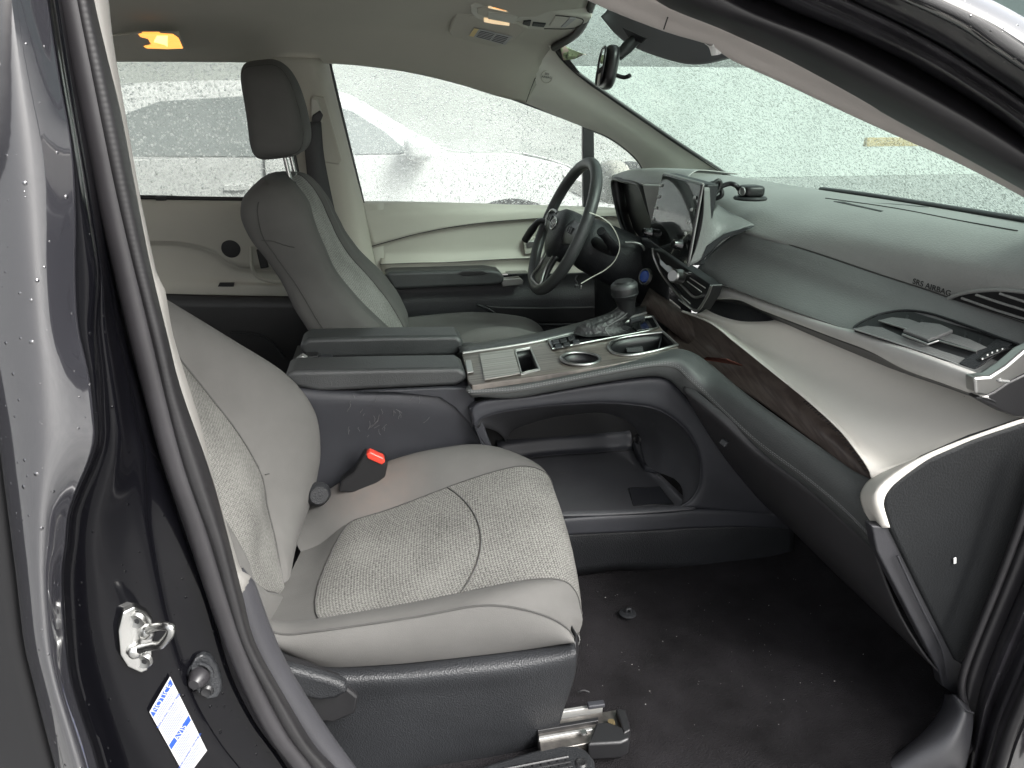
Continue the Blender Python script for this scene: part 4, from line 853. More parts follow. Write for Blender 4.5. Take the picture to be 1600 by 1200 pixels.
def ringpts(c, r, n=36): return [c + V(math.cos(2 * math.pi * i / n) * r, math.sin(2 * math.pi * i / n) * r, 0) for i in range(n)]
cup1 = dk(907, 562); R1c = .041
o2 = dense([dk(*p) for p in ((951, 543), (957, 535), (975, 529), (1000, 525))], False, 5) + [dk(1036, 521), dk(1058, 541)] + dense([dk(*p) for p in ((1025, 550), (1000, 555), (978, 557), (958, 553), (951, 545))], False, 5)
slot = [dk(*p) for p in ((805, 549), (829, 545), (843, 578), (815, 585))]
gear = [dk(*p) for p in ((856, 534), (1003, 499), (1020, 497), (1029, 514), (1010, 520), (863, 548))]
cut(deck, [ringpts(cup1, R1c), o2, slot], (0, 0, -.08))
def well(name, pts, depth, rimr, mt):
    rim = tube(name, [p + V(0, 0, .0025) for p in pts], rimr, M['silver'], cc, True, 8, smooth=False)
    c = sum(pts, V(0, 0, 0)) / len(pts); pts2 = pts + [pts[0]]
    grid('well_wall', [[p + V(0, 0, .001) for p in pts2], [c + (p - c) * .98 + V(0, 0, -.02) for p in pts2], [c + (p - c) * .93 + V(0, 0, -depth) for p in pts2], [c + (p - c) * .3 + V(0, 0, -depth - .001) for p in pts2], [c + (p - c) * .001 + V(0, 0, -depth - .001) for p in pts2]], mt, rim, solid=.001)
    return rim
w1 = well('cup_holder', ringpts(cup1, R1c), .06, .0035, M['plastic_dk'])
w2 = well('cup_holder', o2, .055, .0035, M['plastic_dk'])
well('phone_slot', slot, .06, .0018, M['plastic_dk'])
prism('cup_grip', [dk(885, 566, -.012), dk(892, 570, -.012), dk(893, 574, -.03), dk(884, 570, -.03)], (.004, .004, 0), M['silver_p'], w1, .001)
prism('cup_grip', [dk(978, 544, -.02), dk(1004, 541, -.02), dk(1006, 550, -.03), dk(980, 551, -.03)], (0, .004, 0), M['plastic'], w2, .001)
prism('well_divider', [dk(1033, 523, -.003), dk(1028, 545, -.003), dk(1028, 549, -.04), dk(1033, 527, -.04)], (.003, 0, 0), M['plastic'], w2, .001)
# gear panel
prism('gear_panel', [p + V(0, 0, .001) for p in gear], (0, 0, .003), M['piano'], cc, .001, smooth=False)
tube('gear_panel_trim', [p + V(0, 0, .004) for p in gear], .0025, M['silver'], cc, True, 8, smooth=False)
for i, (px, py) in enumerate(((868, 536), (880, 534), (872, 543), (885, 540), (900, 536), (893, 531))):
    prism('switch', [dk(px + a, py + b, .006) for a, b in ((-5, -1.5), (4, -3.5), (6.5, 1), (-3.5, 3.2))], (0, 0, .004), M['plastic'] if i % 2 else M['console'], cc, .001, smooth=False)
prism('gear_display', [dk(p[0], p[1], .006) for p in ((985, 507), (1012, 501), (1020, 513), (995, 517))], (0, 0, .001), M['screen'], cc, .0005, smooth=False)

# leather pad running along the deck and up the dashboard
pT = [at(736, 601, -.205), at(800, 593, -.205), at(850, 586, -.205), at(950, 571, -.2), at(1015, 557, -.19), at(1056, 546, -.175), at(1085, 553, -.20)] + L(-.22, -.64, (1112, 572), (1160, 612), (1210, 649), (1300, 713), (1335, 738), (1362, 750))
pM = [at(728, 608, -.225), at(800, 603, -.226), at(860, 593, -.226), at(950, 577, -.226), at(1020, 564, -.222), at(1058, 560, -.225), at(1080, 575, -.245)] + L(-.27, -.68, (1108, 598), (1150, 628), (1200, 666), (1290, 738), (1340, 780), (1370, 806))
pS = [at(731, 613, -.230), at(800, 610, -.232), at(860, 600, -.232), at(950, 583, -.232), at(1020, 572, -.230), at(1054, 574, -.233), at(1075, 594, -.255)] + L(-.28, -.69, (1100, 616), (1131, 648), (1187, 699), (1262, 755), (1319, 803), (1368, 852))
pB = [at(738, 618, -.225), at(800, 621, -.227), at(860, 611, -.227), at(950, 595, -.227), at(1020, 586, -.224), at(1048, 592, -.225), at(1068, 610, -.245)] + L(-.265, -.675, (1094, 634), (1131, 664), (1184, 712), (1262, 768), (1319, 817), (1368, 862))
pI = [p + V(0, .02, -.004) for p in pB]
pad = patch('leather_pad', [[p + V(0, .004, -.03) for p in pT], pT, pM, pS, pB, pI], M['pad'], cc, nu=110, nv=5)
for off in (.0, .006):
    STP = [(p.x, p.y) for p in resample([V(x, y, 0) for x, y in ((731, 612), (800, 608), (860, 598), (950, 580), (1020, 568), (1054, 570), (1075, 588), (1100, 611), (1131, 642), (1187, 693), (1262, 748), (1319, 796), (1362, 840))], 170)]
    sp_ = [q for q in (onto(pad, x, y - (2 if off else -1), .0007) for x, y in STP) if q]
    if off == 0: tube('pad_seam', [q for q in (onto(pad, x, y + 5, .0002) for x, y in STP) if q], .0011, M['seam'], cc, seg=6, smooth=False)
    bm_pts = [(sp_[i].lerp(sp_[i + 1], .1), sp_[i].lerp(sp_[i + 1], .75)) for i in range(len(sp_) - 1)]
    bm = bmesh.new()
    for a, b in bm_pts:
        d = (b - a).normalized(); u = V(-.4, -.9, .2); v = d.cross(u).normalized() * .0007
        q = [bm.verts.new(x) for x in (a - v, b - v, b + v, a + v)]; bm.faces.new(q)
    me = bpy.data.meshes.new('stitches'); bm.to_mesh(me); bm.free(); st = link('stitches', me, M['stitch'], cc, False); st['kind'] = 'stuff'
for a_, b_ in (((1183, 682), (1189, 700)), ((1190, 688), (1191, 704)), ((1199, 690), (1196, 706))):   # wrinkles by the stitching
    pa = L(-.22, -.64, (1112, 567), a_, (1362, 744))
tube('pad_tip', [pS[-1], pS[-1] + V(.004, -.003, -.012), pS[-1] + V(.012, 0, -.02)], .006, M['leather'], cc, seg=10)
# side of the console under the pad with its big oval opening
Ysd = -.205
OT = [(742, 668), (750, 655), (775, 645), (830, 636), (900, 630), (960, 629), (1020, 637), (1050, 652), (1075, 675), (1091, 705), (1095, 735), (1092, 760), (1080, 780), (1064, 791)]
OB = [(735, 640), (745, 628), (770, 622), (830, 617), (900, 604), (960, 594), (1020, 586), (1048, 592), (1076, 618), (1106, 648), (1140, 690), (1165, 725), (1190, 765), (1216, 806)]
patch('side_panel', [T(Ysd + .02, *OB), T(Ysd - .005, *mid(OB, OT, .12)), T(Ysd - .008, *mid(OB, OT, .5)), T(Ysd - .008, *mid(OB, OT, .9)), T(Ysd, *OT), T(Ysd + .012, *mid(OB, OT, 1.03))], M['console'], cc, nu=90, nv=5)
tube('opening_rim', T(Ysd - .001, *[(p[0], p[1]) for p in OT]), .003, M['console'], cc)
prism('panel_flare', T(Ysd - .003, (733, 640), (745, 630), (742, 668), (752, 690), (775, 720), (760, 716), (748, 690), (738, 665)), (0, .02, 0), M['console'], cc, .003)
# inner bowl
INr = [(790, 690), (800, 672), (830, 660), (860, 652), (900, 646), (940, 644), (965, 650), (985, 660), (995, 672), (1000, 690), (1003, 705), (1010, 725), (1030, 738), (1050, 742)]
IN_Y = [.13, .13, .13, .13, .13, .12, .10, .08, .06, .04, .02, -.02, -.07, -.10]
inn = [at(p[0], p[1], y) for p, y in zip(INr, IN_Y)]
ot3 = T(Ysd, *OT)
patch('tray_wall', [ot3, [a.lerp(b, .15) + V(.008, 0, .006) for a, b in zip(ot3, inn)], [a.lerp(b, .5) + V(.012, 0, .008) for a, b in zip(ot3, inn)], [a.lerp(b, .85) + V(.006, 0, .004) for a, b in zip(ot3, inn)], inn], M['tray'], cc, nu=60, nv=5)
prism('opening_shade', T(.135, (690, 600), (1060, 600), (1060, 800), (690, 800)), (0, .01, 0), M['void'], cc, 0, smooth=False)  # black sheet painted in as the darkness seen through the opening
ZF = .55
tf_far = [atz(p[0], p[1], ZF) for p in ((780, 722), (850, 712), (920, 707), (984, 702), (990, 704))]
tf_r = [atz(p[0], p[1], ZF) for p in ((760, 800), (850, 800), (960, 797), (1040, 792), (1082, 788))]
patch('tray_floor', [tf_far, [a.lerp(b, .5) for a, b in zip(tf_far, tf_r)], [p + V(0, -.02, 0) for p in tf_r]], M['tray'], cc, nu=30, nv=5)
far_lip = [p + V(0, .025, .035) for p in tf_far]; far_top = [p + V(0, .05, .038) for p in tf_far]
patch('tray_back', [[p + V(0, -.005, 0) for p in tf_far], [p + V(0, .012, .006) for p in tf_far], far_lip, far_top, [p + V(0, .055, .02) for p in tf_far]], M['console'], cc, nu=20, nv=5)
stp = [atz(p[0], p[1], ZF + .012) for p in ((984, 698), (992, 715), (1003, 738), (1022, 743), (1050, 743), (1066, 760), (1083, 783), (1078, 791), (1100, 780), (1090, 740), (1060, 720), (1010, 690))]
prism('tray_step', [atz(p[0], p[1], ZF) for p in ((988, 700), (994, 718), (1006, 737), (1022, 741), (1050, 742), (1066, 762), (1084, 784), (1110, 790), (1115, 740), (1060, 700), (1020, 690))], (0, 0, .018), M['console'], cc, .006, 3, smooth=False)
fr = [atz(p[0], p[1], ZF + .002) for p in ((982, 763), (1031, 761), (1052, 788), (990, 790))]
tube('tray_mark', fr, .0016, M['plastic_dk'], cc, True, 6, smooth=False)
prism('charge_panel', [p + V(0, 0, .0006) for p in fr], (0, 0, -.001), M['console'], cc, 0, smooth=False)
lathe('socket', at(996, 686, -.0), (-1, -.5, .2), [(0, .0), (.008, 0), (.010, .004), (.012, 0)], M['plastic_dk'], cc, 16)
pn = atz(875, 738, ZF + .004); tube('lint', [pn, pn + V(.008, -.01, .001), pn + V(.016, .0, 0)], .0005, M['scratch'], cc, seg=5)
# front sill of the tray
def row(Y, ys, xs=(690, 780, 882, 960, 1000, 1050, 1075, 1110, 1160, 1240)): return T(Y, *[(x, y) for x, y in zip(xs, ys)])
patch('tray_sill', [row(-.185, (820, 818, 808, 802, 800, 796, 790, 786, 790, 800)), row(-.205, (826, 820, 809, 804, 802, 799, 795, 793, 796, 806)), row(-.215, (830, 824, 812, 807, 805, 802, 799, 799, 801, 810)), row(-.218, (850, 846, 836, 832, 830, 827, 825, 824, 823, 826))], M['console'], cc, nu=50, nv=5)
patch('tray_sill', [row(-.212, (849, 845, 835, 831, 829, 826, 824, 823, 822, 825)), row(-.212, (868, 862, 851, 847, 846, 844, 841, 839, 838, 842)), row(-.2, (900, 900, 900, 890, 890, 890, 890, 890, 890, 890))], M['plastic'], cc, nu=50, nv=3)
# pale scratches by the seat
rs = random.Random(3)
for i in range(30):
    cx_, cy_ = 590 + rs.gauss(0, 32), 655 + rs.gauss(0, 16); cx_ = min(max(cx_, 545), 690)
    a = rs.uniform(.6, 2.6); ln_ = rs.uniform(4, 13); q = []
    for k in range(4): q.append(at(cx_ + math.cos(a) * ln_ * (k / 3 - .5) + rs.uniform(-1, 1), cy_ + math.sin(a) * ln_ * (k / 3 - .5), -.1825))
    tube('scratch', q, .00035, M['scratch'], cc, seg=4, k=3)

# seat belt buckle
bk_ = thing('belt_buckle', 'seat belt buckle with a red release button between the seat and the console', 'buckle', at(575, 740, -.24))
prism('buckle_body', T(-.245, (553, 738), (570, 708), (600, 716), (606, 726), (602, 746), (570, 772), (528, 770), (534, 752)), (0, .03, 0), M['plastic_dk'], bk_, .005)
prism('release_button', T(-.249, (572, 710), (578, 706), (600, 716), (602, 722), (597, 727), (574, 717)), (0, .02, 0), M['red'], bk_, .003)

# gear lever
gl = thing('gear_lever', 'black gear lever with wrinkled leather boot standing on the wood console deck', 'gear lever', dk(945, 520))
Yg = -.005
bt_rows = []
ring_def = [((945, 521), .078, .034, 0), ((938, 515), .070, .033, .0), ((930, 512), .052, .028, .012), ((945, 500), .036, .022, .0), ((960, 492), .026, .019, 0), ((972, 484), .021, .018, 0), ((976, 478), .019, .018, 0)]
base = dk(950, 518, .004)
centers = [dk(948, 519, .004)] + [at(x, y, -.004) for x, y in ((943, 515), (940, 508), (952, 501), (966, 494), (975, 487), (979, 481))]
for c, (_, a, b, _z) in zip(centers, ring_def):
    bt_rows.append([c + V(math.cos(2 * math.pi * i / 40) * a, math.sin(2 * math.pi * i / 40) * b, math.sin(6 * 2 * math.pi * i / 40) * .0015 - math.cos(2 * math.pi * i / 40) * (0 if a > .06 else .006)) for i in range(41)])
grid('leather_boot', surf(bt_rows, 60, 6, smooth=False), mat('boot_leather', (.024, .024, .025), .42, ('noise', 75, 1.0, .006)), gl, angle=80)
tube('boot_seam', [r[30] + V(0, -.0008, 0) for r in bt_rows], .0014, M['stitch'], gl, seg=6)
kt = at(974, 437, Yg); kb_ = at(980, 492, Yg); ax = (kt - kb_).normalized(); hgt = (kt - kb_).length
lathe('knob', kb_, ax, [(.0001, 0), (.018, 0), (.020, hgt * .18), (.0205, hgt * .3), (.0235, hgt * .42), (.026, hgt * .50), (.030, hgt * .56), (.031, hgt * .62), (.031, hgt * .78), (.028, hgt * .90), (.020, hgt * .98), (.0001, hgt * 1.0)], M['plastic_dk'], gl, 36)
lathe('knob_ring', kb_ + ax * hgt * .60, ax, [(.0312, 0), (.0318, .001), (.0312, .0022)], M['plastic'], gl, 36)
lathe('knob_cap', kb_ + ax * hgt * .80, ax, [(.0313, 0), (.0305, .006), (.026, .011), (.014, .0152), (.0001, .0165)], M['silver_p'] if 0 else M['leather'], gl, 36)
tube('boot_flap', [dk(1003, 503, .02), dk(1006, 498, .045), dk(1003, 497, .055), dk(985, 502, .06)], .006, M['plastic'], gl, flat=.5)

# ------------------------------------------------------------------ dashboard
da = thing('dashboard', 'black vinyl dashboard with beige lower panel, silver strip and dark wood inlay under the windshield', 'dashboard', (.9, 0, .9))
cre = L(-.665, .0, (1640, 518), (1600, 504), (1487, 466), (1450, 453), (1375, 429), (1262, 391), (1161, 361))
cre = cre + [V(cre[-1].x + .01, .18, cre[-1].z), V(.84, .42, 1.145), V(.85, .70, 1.15)]
d0 = [V(1.06, -.76, 1.228), atx(1600, 347, 1.11), atx(1500, 331, 1.13), atx(1400, 315, 1.14), atx(1290, 299, 1.14), atx(1200, 285, 1.12), atx(1130, 273, 1.08), V(1.05, .72, 1.212)]
dm_ = [V(1.03, -.75, 1.198), V(1.02, -.5, 1.202), V(1.0, -.2, 1.208), V(.98, .1, 1.212), V(.97, .4, 1.214), V(.95, .72, 1.214)]
dn = [V(.995, -.74, 1.145), V(.96, -.5, 1.158), V(.92, -.25, 1.172), V(.89, -.05, 1.18), V(.88, .2, 1.19), V(.88, .45, 1.20), V(.88, .72, 1.20)]
top = patch('top_pad', [[p + V(.04, 0, -.02) for p in d0], d0, dm_, dn, cre, [p + V(.01, 0, -.012) for p in cre]], M['dash'], da, nu=80, nv=8, solid=.004)
d2 = L(-.735, .08, (1560, 594), (1521, 583), (1430, 550), (1328, 516), (1225, 480), (1124, 441), (1090, 425))
r1_ = L(-.715, .06, (1625, 572), (1590, 560), (1450, 510), (1330, 470), (1230, 432), (1150, 402), (1118, 392))
r0_ = L(-.69, .03, (1635, 545), (1600, 532), (1450, 482), (1350, 446), (1230, 405), (1160, 380), (1138, 376))
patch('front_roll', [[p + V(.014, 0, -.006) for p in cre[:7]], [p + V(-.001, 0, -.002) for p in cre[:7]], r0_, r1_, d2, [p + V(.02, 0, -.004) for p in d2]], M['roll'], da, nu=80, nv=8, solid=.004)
tube('roll_seam', [p + V(-.002, 0, .0005) for p in cre[:7]], .0016, M['seam'], da, seg=6)
prism('roll_end_cap', [p + V(0, 0, 0) for p in (cre[6] + V(.002, .004, 0), r0_[-1] + V(0, .004, 0), r1_[-1] + V(0, .004, 0), d2[-1] + V(0, .006, 0), d2[-1] + V(.05, .006, 0), cre[6] + V(.05, .004, 0))], (0, .012, 0), M['plastic_dk'], da, .002, smooth=False)
# silver strip
sU = L(-.73, .06, (1532, 592), (1525, 590), (1450, 562), (1375, 536), (1337, 522), (1300, 511), (1187, 470), (1124, 447), (1108, 444))
sL = L(-.73, .08, (1536, 619), (1532, 618), (1470, 596), (1412, 575), (1356, 546), (1300, 525), (1187, 482), (1150, 467), (1094, 466))
sM = [(a + b) / 2 + V(-.004, 0, .001) for a, b in zip(sU, sL)]
patch('silver_strip', [[p + V(.01, 0, .002) for p in sU], sU, sM, sL, [p + V(.01, 0, -.002) for p in sL]], M['strip'], da, nu=70, nv=5)
prism('strip_end', [at(*p, -.7335) for p in ((1522, 590), (1548, 588), (1572, 572), (1600, 548), (1660, 520), (1660, 560), (1600, 585), (1577, 597), (1560, 609), (1542, 620), (1524, 616))], (0, .02, 0), M['silver'], da, .004)
gU = [p + V(.004, 0, -.002) for p in sL]
gL = L(-.725, .02, (1580, 640), (1525, 622), (1468, 602), (1412, 583), (1340, 556), (1262, 527), (1215, 508), (1180, 490), (1150, 474))
patch('strip_groove', [gU, [p + V(.004, 0, 0) for p in gL], [p + V(.03, 0, -.005) for p in gL]], M['plastic_dk'], da, nu=60, nv=4)
# black recess beside the centre vent
patch('upper_recess', [L(-.20, .10, (1225, 506), (1180, 482), (1150, 468), (1112, 466), (1092, 478)), L(-.21, .08, (1222, 512), (1180, 500), (1150, 492), (1112, 486), (1090, 490)), L(-.19, .06, (1212, 514), (1190, 523), (1160, 518), (1115, 506), (1088, 497)), L(-.17, .06, (1215, 518), (1190, 527), (1160, 522), (1115, 510), (1088, 501))], M['plastic'], da, nu=30, nv=5)
# beige lower panel
bU = L(-.72, .05, (1610, 655), (1562, 640), (1525, 620), (1450, 594), (1375, 568), (1262, 524), (1217, 508), (1150, 505), (1092, 490))
bMm = L(-.70, .10, (1520, 688), (1490, 680), (1440, 660), (1375, 632), (1310, 600), (1240, 566), (1180, 540), (1130, 512), (1075, 488))
bL2 = L(-.66, .14, (1410, 726), (1395, 725), (1372, 712), (1330, 668), (1280, 628), (1220, 585), (1160, 540), (1115, 506), (1050, 480))
bLl = L(-.645, .20, (1363, 748), (1358, 733), (1337, 703), (1311, 671), (1262, 626), (1210, 584), (1150, 536), (1105, 502), (1034, 477))
patch('lower_panel', [[p + V(.02, 0, .01) for p in bU], bU, bMm, bL2, bLl, [p + V(.012, 0, -.004) for p in bLl]], M['beige'], da, nu=70, nv=8)
prism('panel_piece', L(.12, .2, (1060, 480), (1034, 459)) + L(.2, .12, (1034, 478), (1062, 492)), (.006, 0, 0), M['beige'], da, .002, smooth=False)
be_o = [(1640, 648), (1605, 658), (1525, 684), (1480, 703), (1450, 717), (1415, 742), (1394, 760), (1384, 775), (1382, 790), (1386, 806), (1392, 824)]
be_i = [(1640, 636), (1600, 648), (1515, 680), (1470, 695), (1430, 712), (1395, 728), (1367, 746), (1350, 760), (1346, 776), (1355, 801), (1364, 823)]
be_m = mid(be_i, be_o, .55)
A_ = [bU[0] + V(.03, -.01, .02), bU[0], bMm[0], bL2[0], bLl[0]] + T(-.66, (1350, 762), (1345, 777), (1352, 801), (1361, 823))
patch('panel_edge', [A_, T(-.722, *be_m), T(-.726, *mid(be_i, be_o, .85)), T(-.72, *be_o), T(-.70, *mid(be_i, be_o, 1.05))], M['beige'], da, nu=60, nv=5)
# wood inlay
wU = [p + V(.006, 0, -.002) for p in bLl]
wL = L(-.64, .05, (1364, 750), (1340, 735), (1330, 727), (1300, 703), (1210, 637), (1160, 604), (1112, 573), (1085, 560), (1040, 530))
patch('wood_inlay', [wU, [(a + b) / 2 + V(.012, 0, -.010) for a, b in zip(wU, wL)], [p + V(.0, .03, -.01) for p in wL]], M['wood_dk'], da, nu=60, nv=6)
patch('wood_inlay', [L(-.05, .24, (1115, 520), (1062, 482), (1015, 450)), L(-.08, .2, (1105, 560), (1040, 510), (1000, 480))], M['wood_dk'], da, nu=10)
lf = prism('plastic_shard', L(-.15, -.22, (1100, 562), (1160, 572)) + L(-.22, -.15, (1135, 562), (1104, 560)), (.0, 0, .003), mat('brown_shard', (.10, .035, .025), .4), None, .001, smooth=False)
tag(lf, 'small reddish brown shard lying on the dark wood inlay', 'scrap')
for i in range(26):   # small teeth along the edge of the inlay
    t = i / 25; p = Vector(bLl[1]).lerp(bLl[3], t) + V(-.001, 0, -.002)
    q = resample(bLl[1:5], 26)[i] + V(-.0015, 0, -.001)
    tube('grip_rib', [q, q + V(-.004, .004, -.003)], .0009, M['plastic_dk'], da, seg=5)
# end of the dashboard
prism('end_panel', T(-.728, (1390, 826), (1384, 806), (1380, 788), (1384, 775), (1396, 759), (1416, 742), (1450, 719), (1482, 705), (1526, 686), (1606, 660), (1680, 640), (1700, 700), (1640, 770), (1600, 830), (1560, 915), (1528, 980), (1504, 1040), (1494, 1034), (1440, 928)), (0, .02, 0), mat('end_panel_plastic', (.009, .010, .011), .7, ('grain', 300, .5, .0012), (4, .3), spec=.3), da, .006, smooth=False)
prism('cowl_trim', T(-.722, (1362, 822), (1393, 824), (1440, 922), (1494, 1030), (1505, 1040), (1502, 1060), (1497, 1089), (1472, 1072), (1467, 1048), (1420, 958), (1370, 862)), (0, .02, 0), M['grey_trim'], da, .003, smooth=False)
tube('trim_edge', T(-.728, (1402, 868), (1436, 942), (1470, 1012), (1480, 1060)), .0018, M['grey_trim'], da, seg=6)
prism('end_cap', T(-.728, (1524, 622), (1534, 619), (1553, 612), (1575, 597), (1602, 584), (1680, 548), (1690, 630), (1610, 654), (1585, 652), (1562, 643), (1540, 632)), (0, .02, 0), M['plastic_dk'], da, .006)
box('dash_side', (1.07, -.705, .78), (.20, .03, .84), M['plastic_dk'], da, None, .004)
clip = box('white_clip', at(1492, 876, -.731), (.005, .002, .012), M['white'], None, Matrix.Rotation(R(-14), 3, 'Y') , .001)
tag(clip, 'tiny white clip stuck on the black end panel of the dashboard', 'clip')
# knee panel below the pad
kT = L(-.255, -.675, (1068, 610), (1131, 662), (1184, 710), (1262, 766), (1319, 815), (1368, 860))
kB = L(-.22, -.72, (1214, 806), (1240, 829), (1319, 907), (1412, 996), (1452, 1035), (1470, 1052))
kM = [(a + b) / 2 + V(-.014, -.004, -.006) for a, b in zip(kT, kB)]
patch('knee_panel', [[p + V(.01, .01, .01) for p in kT], kT, kM, kB, [p + V(.05, 0, .0) for p in kB]], mat('knee_plastic', (.032, .031, .033), .5, ('grain', 500, .3, .0007), (4, .25), spec=.38), da, nu=60, nv=8)
prism('knee_latch', L(-.36, -.37, (1131, 684), (1140, 690)) + L(-.37, -.36, (1136, 698), (1127, 690)), (-.008, -.004, 0), M['plastic'], da, .002)
# passenger side vent
vo = [(1334, 512), (1352, 500), (1378, 490), (1412, 485), (1450, 489), (1500, 505), (1560, 527), (1597, 541), (1594, 549), (1575, 561), (1556, 572), (1530, 582), (1518, 581), (1470, 562), (1400, 536), (1350, 518)]
vn = (r1_[1] - r1_[4]).cross(cre[1] - d2[1]).normalized(); vn = -vn if vn.x > 0 else vn
PV = (r1_[1] + r1_[2] + d2[2] + r0_[2]) / 4 + vn * .006
def pv(px, py, up=0):
    d = ray(px, py); o_ = PV + vn * up; return CAM + d * ((o_ - CAM).dot(vn) / d.dot(vn))
side_vent = prism('side_vent', [pv(*p, -.004) for p in vo], -vn * .03, M['plastic_dk'], da, .002)
def zz(x, y, up=0): return pv(1300 + x / 5.333, 400 + y / 5.333, up)
tube('vent_frame', [pv(*p, .000) for p in vo], .0022, M['plastic'], side_vent, True, 8, k=4)
prism('vent_mouth', [zz(*p, .0005) for p in ((185, 600), (390, 495), (560, 470), (690, 475), (900, 552), (1360, 705), (1280, 775), (1065, 900))], vn * .0008, M['void'], side_vent, 0, smooth=False)
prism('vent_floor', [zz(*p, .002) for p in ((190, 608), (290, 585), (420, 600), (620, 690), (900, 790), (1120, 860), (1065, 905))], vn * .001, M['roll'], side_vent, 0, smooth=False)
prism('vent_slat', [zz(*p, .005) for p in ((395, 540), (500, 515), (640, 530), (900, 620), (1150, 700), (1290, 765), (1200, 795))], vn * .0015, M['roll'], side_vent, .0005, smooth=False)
tube('slat_trim', [zz(390, 540, .0065), zz(640, 615, .0065)], .0018, M['silver'], side_vent, seg=8)
tube('slat_trim', [zz(880, 705, .0065), zz(1205, 800, .0065)], .0018, M['silver'], side_vent, seg=8)
tube('vent_lip', [zz(182, 608, .002), zz(620, 752, .002), zz(1065, 908, .002)], .0014, M['silver_p'], side_vent, seg=8)
for i in range(6):
    x = 620 + i * 122; y0 = 492 + i * 38; prism('vent_vane', [zz(x, y0, .002), zz(x + 20, y0 + 6, .002), zz(x + 5, y0 + 55, .002), zz(x - 15, y0 + 48, .002)], vn * .001, M['plastic'], side_vent, 0, smooth=False)
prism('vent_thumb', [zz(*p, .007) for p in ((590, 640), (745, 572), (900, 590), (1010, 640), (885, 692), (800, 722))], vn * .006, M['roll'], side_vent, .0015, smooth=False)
tube('thumb_edge', [zz(588, 655, .009), zz(798, 738, .009), zz(885, 706, .009)], .0022, M['silver'], side_vent, seg=8, smooth=False)
prism('vent_cheek', [zz(*p, .002) for p in ((1060, 905), (1110, 860), (1290, 765), (1375, 700), (1500, 745), (1420, 800), (1185, 962))], vn * .003, M['plastic'], side_vent, .001, smooth=False)
prism('wheel_slot', [zz(*p, .0052) for p in ((1200, 862), (1280, 800), (1440, 752), (1485, 772), (1440, 792), (1240, 887))], vn * .0006, M['void'], side_vent, 0, smooth=False)
prism('vent_wheel', [zz(*p, .006) for p in ((1225, 860), (1290, 815), (1435, 768), (1450, 778), (1400, 808), (1250, 872))], vn * .002, M['plastic_dk'], side_vent, .0008, smooth=False)
for x, y in ((1255, 858), (1297, 826), (1335, 806), (1378, 790), (1420, 776)): prism('wheel_mark', [zz(x - 7, y - 6, .0085), zz(x + 6, y - 9, .0085), zz(x + 7, y + 5, .0085), zz(x - 6, y + 8, .0085)], vn * .0003, M['white'], side_vent, 0, smooth=False)
# demister vent and speaker grille on top
def onTop(px, py, up=0):
    A = V(.955, -.74, 1.14); n = (V(.88, -.25, 1.17) - A).cross(V(1.0, -.5, 1.20) - A).normalized(); n = n if n.z > 0 else -n
    d = ray(px, py); o_ = A + n * (.006 + up); h = onto(top, px, py, .002 + up); return h or (CAM + d * ((o_ - CAM).dot(n) / d.dot(n)))
_a, _b, _c = onto(top, 1485, 460, 0), onto(top, 1592, 458, 0), onto(top, 1592, 495, 0)
_dn = (_b - _a).cross(_c - _a).normalized(); _dn = _dn if _dn.z > 0 else -_dn
def dzz(x, y, up=0):
    d = ray(1300 + x / 5.333, 400 + y / 5.333); return CAM + d * ((_a + _dn * (.0045 + up) - CAM).dot(_dn) / d.dot(_dn))
def dq2(x, y, up=.0015): return onto(top, 1300 + x / 5.333, 400 + y / 5.333, up) or dzz(x, y, up)
_ar = [V(x, y, 0) for x, y in ((985, 348), (1080, 312), (1220, 288), (1400, 280), (1600, 298), (1900, 340))]; _bt = [V(x, y, 0) for x, y in ((990, 352), (1150, 400), (1300, 446), (1450, 494), (1600, 541), (1900, 640))]
_ra, _rb = resample(_ar, 26), resample(_bt, 26)
dv = grid('demister_vent', [[dq2(*a.lerp(b, t / 8).xy) for a, b in zip(_ra, _rb)] for t in range(9)], M['void'], da)
tube('vent_frame', [dq2(p.x, p.y) for p in resample([V(975, 352, 0)] + _ar, 30)], .0034, M['dash'], dv, seg=10, smooth=False)
for q_ in (((1090, 345), (1340, 432), (1600, 512), (1900, 605)), ((1210, 318), (1400, 380), (1600, 440), (1900, 530)), ((1410, 308), (1600, 370), (1900, 455))): tube('vent_slat', [dq2(p.x, p.y, .003) for p in resample([V(*p, 0) for p in q_], 24)], .0022, M['dash'], dv, seg=6, smooth=False)
ZT = 1.207
gq = [onto(top, p[0], p[1], .0012) for p in ((1302, 315), (1376, 331), (1452, 324), (1395, 319))]
prism('speaker_grille', gq, (0, 0, -.003), mat('grille_cloth', (.03, .033, .034), .8, ('grain', 900, .5, .0008)), da, .0008, smooth=False)
tube('top_groove', [onto(top, x, y, .0002) for x, y in ((1290, 310), (1395, 325), (1500, 345), (1590, 361))], .0014, M['seam'], da, seg=6)
tx = onto(top, 1433, 441, .0012); tx2 = onto(top, 1480, 457, .0012); tu = onto(top, 1443, 433, .0012) - tx
text('airbag_lettering', 'SRS AIRBAG', (tx + tx2) / 2, tx2 - tx, tu, .0145, M['emboss'], da, .0003)
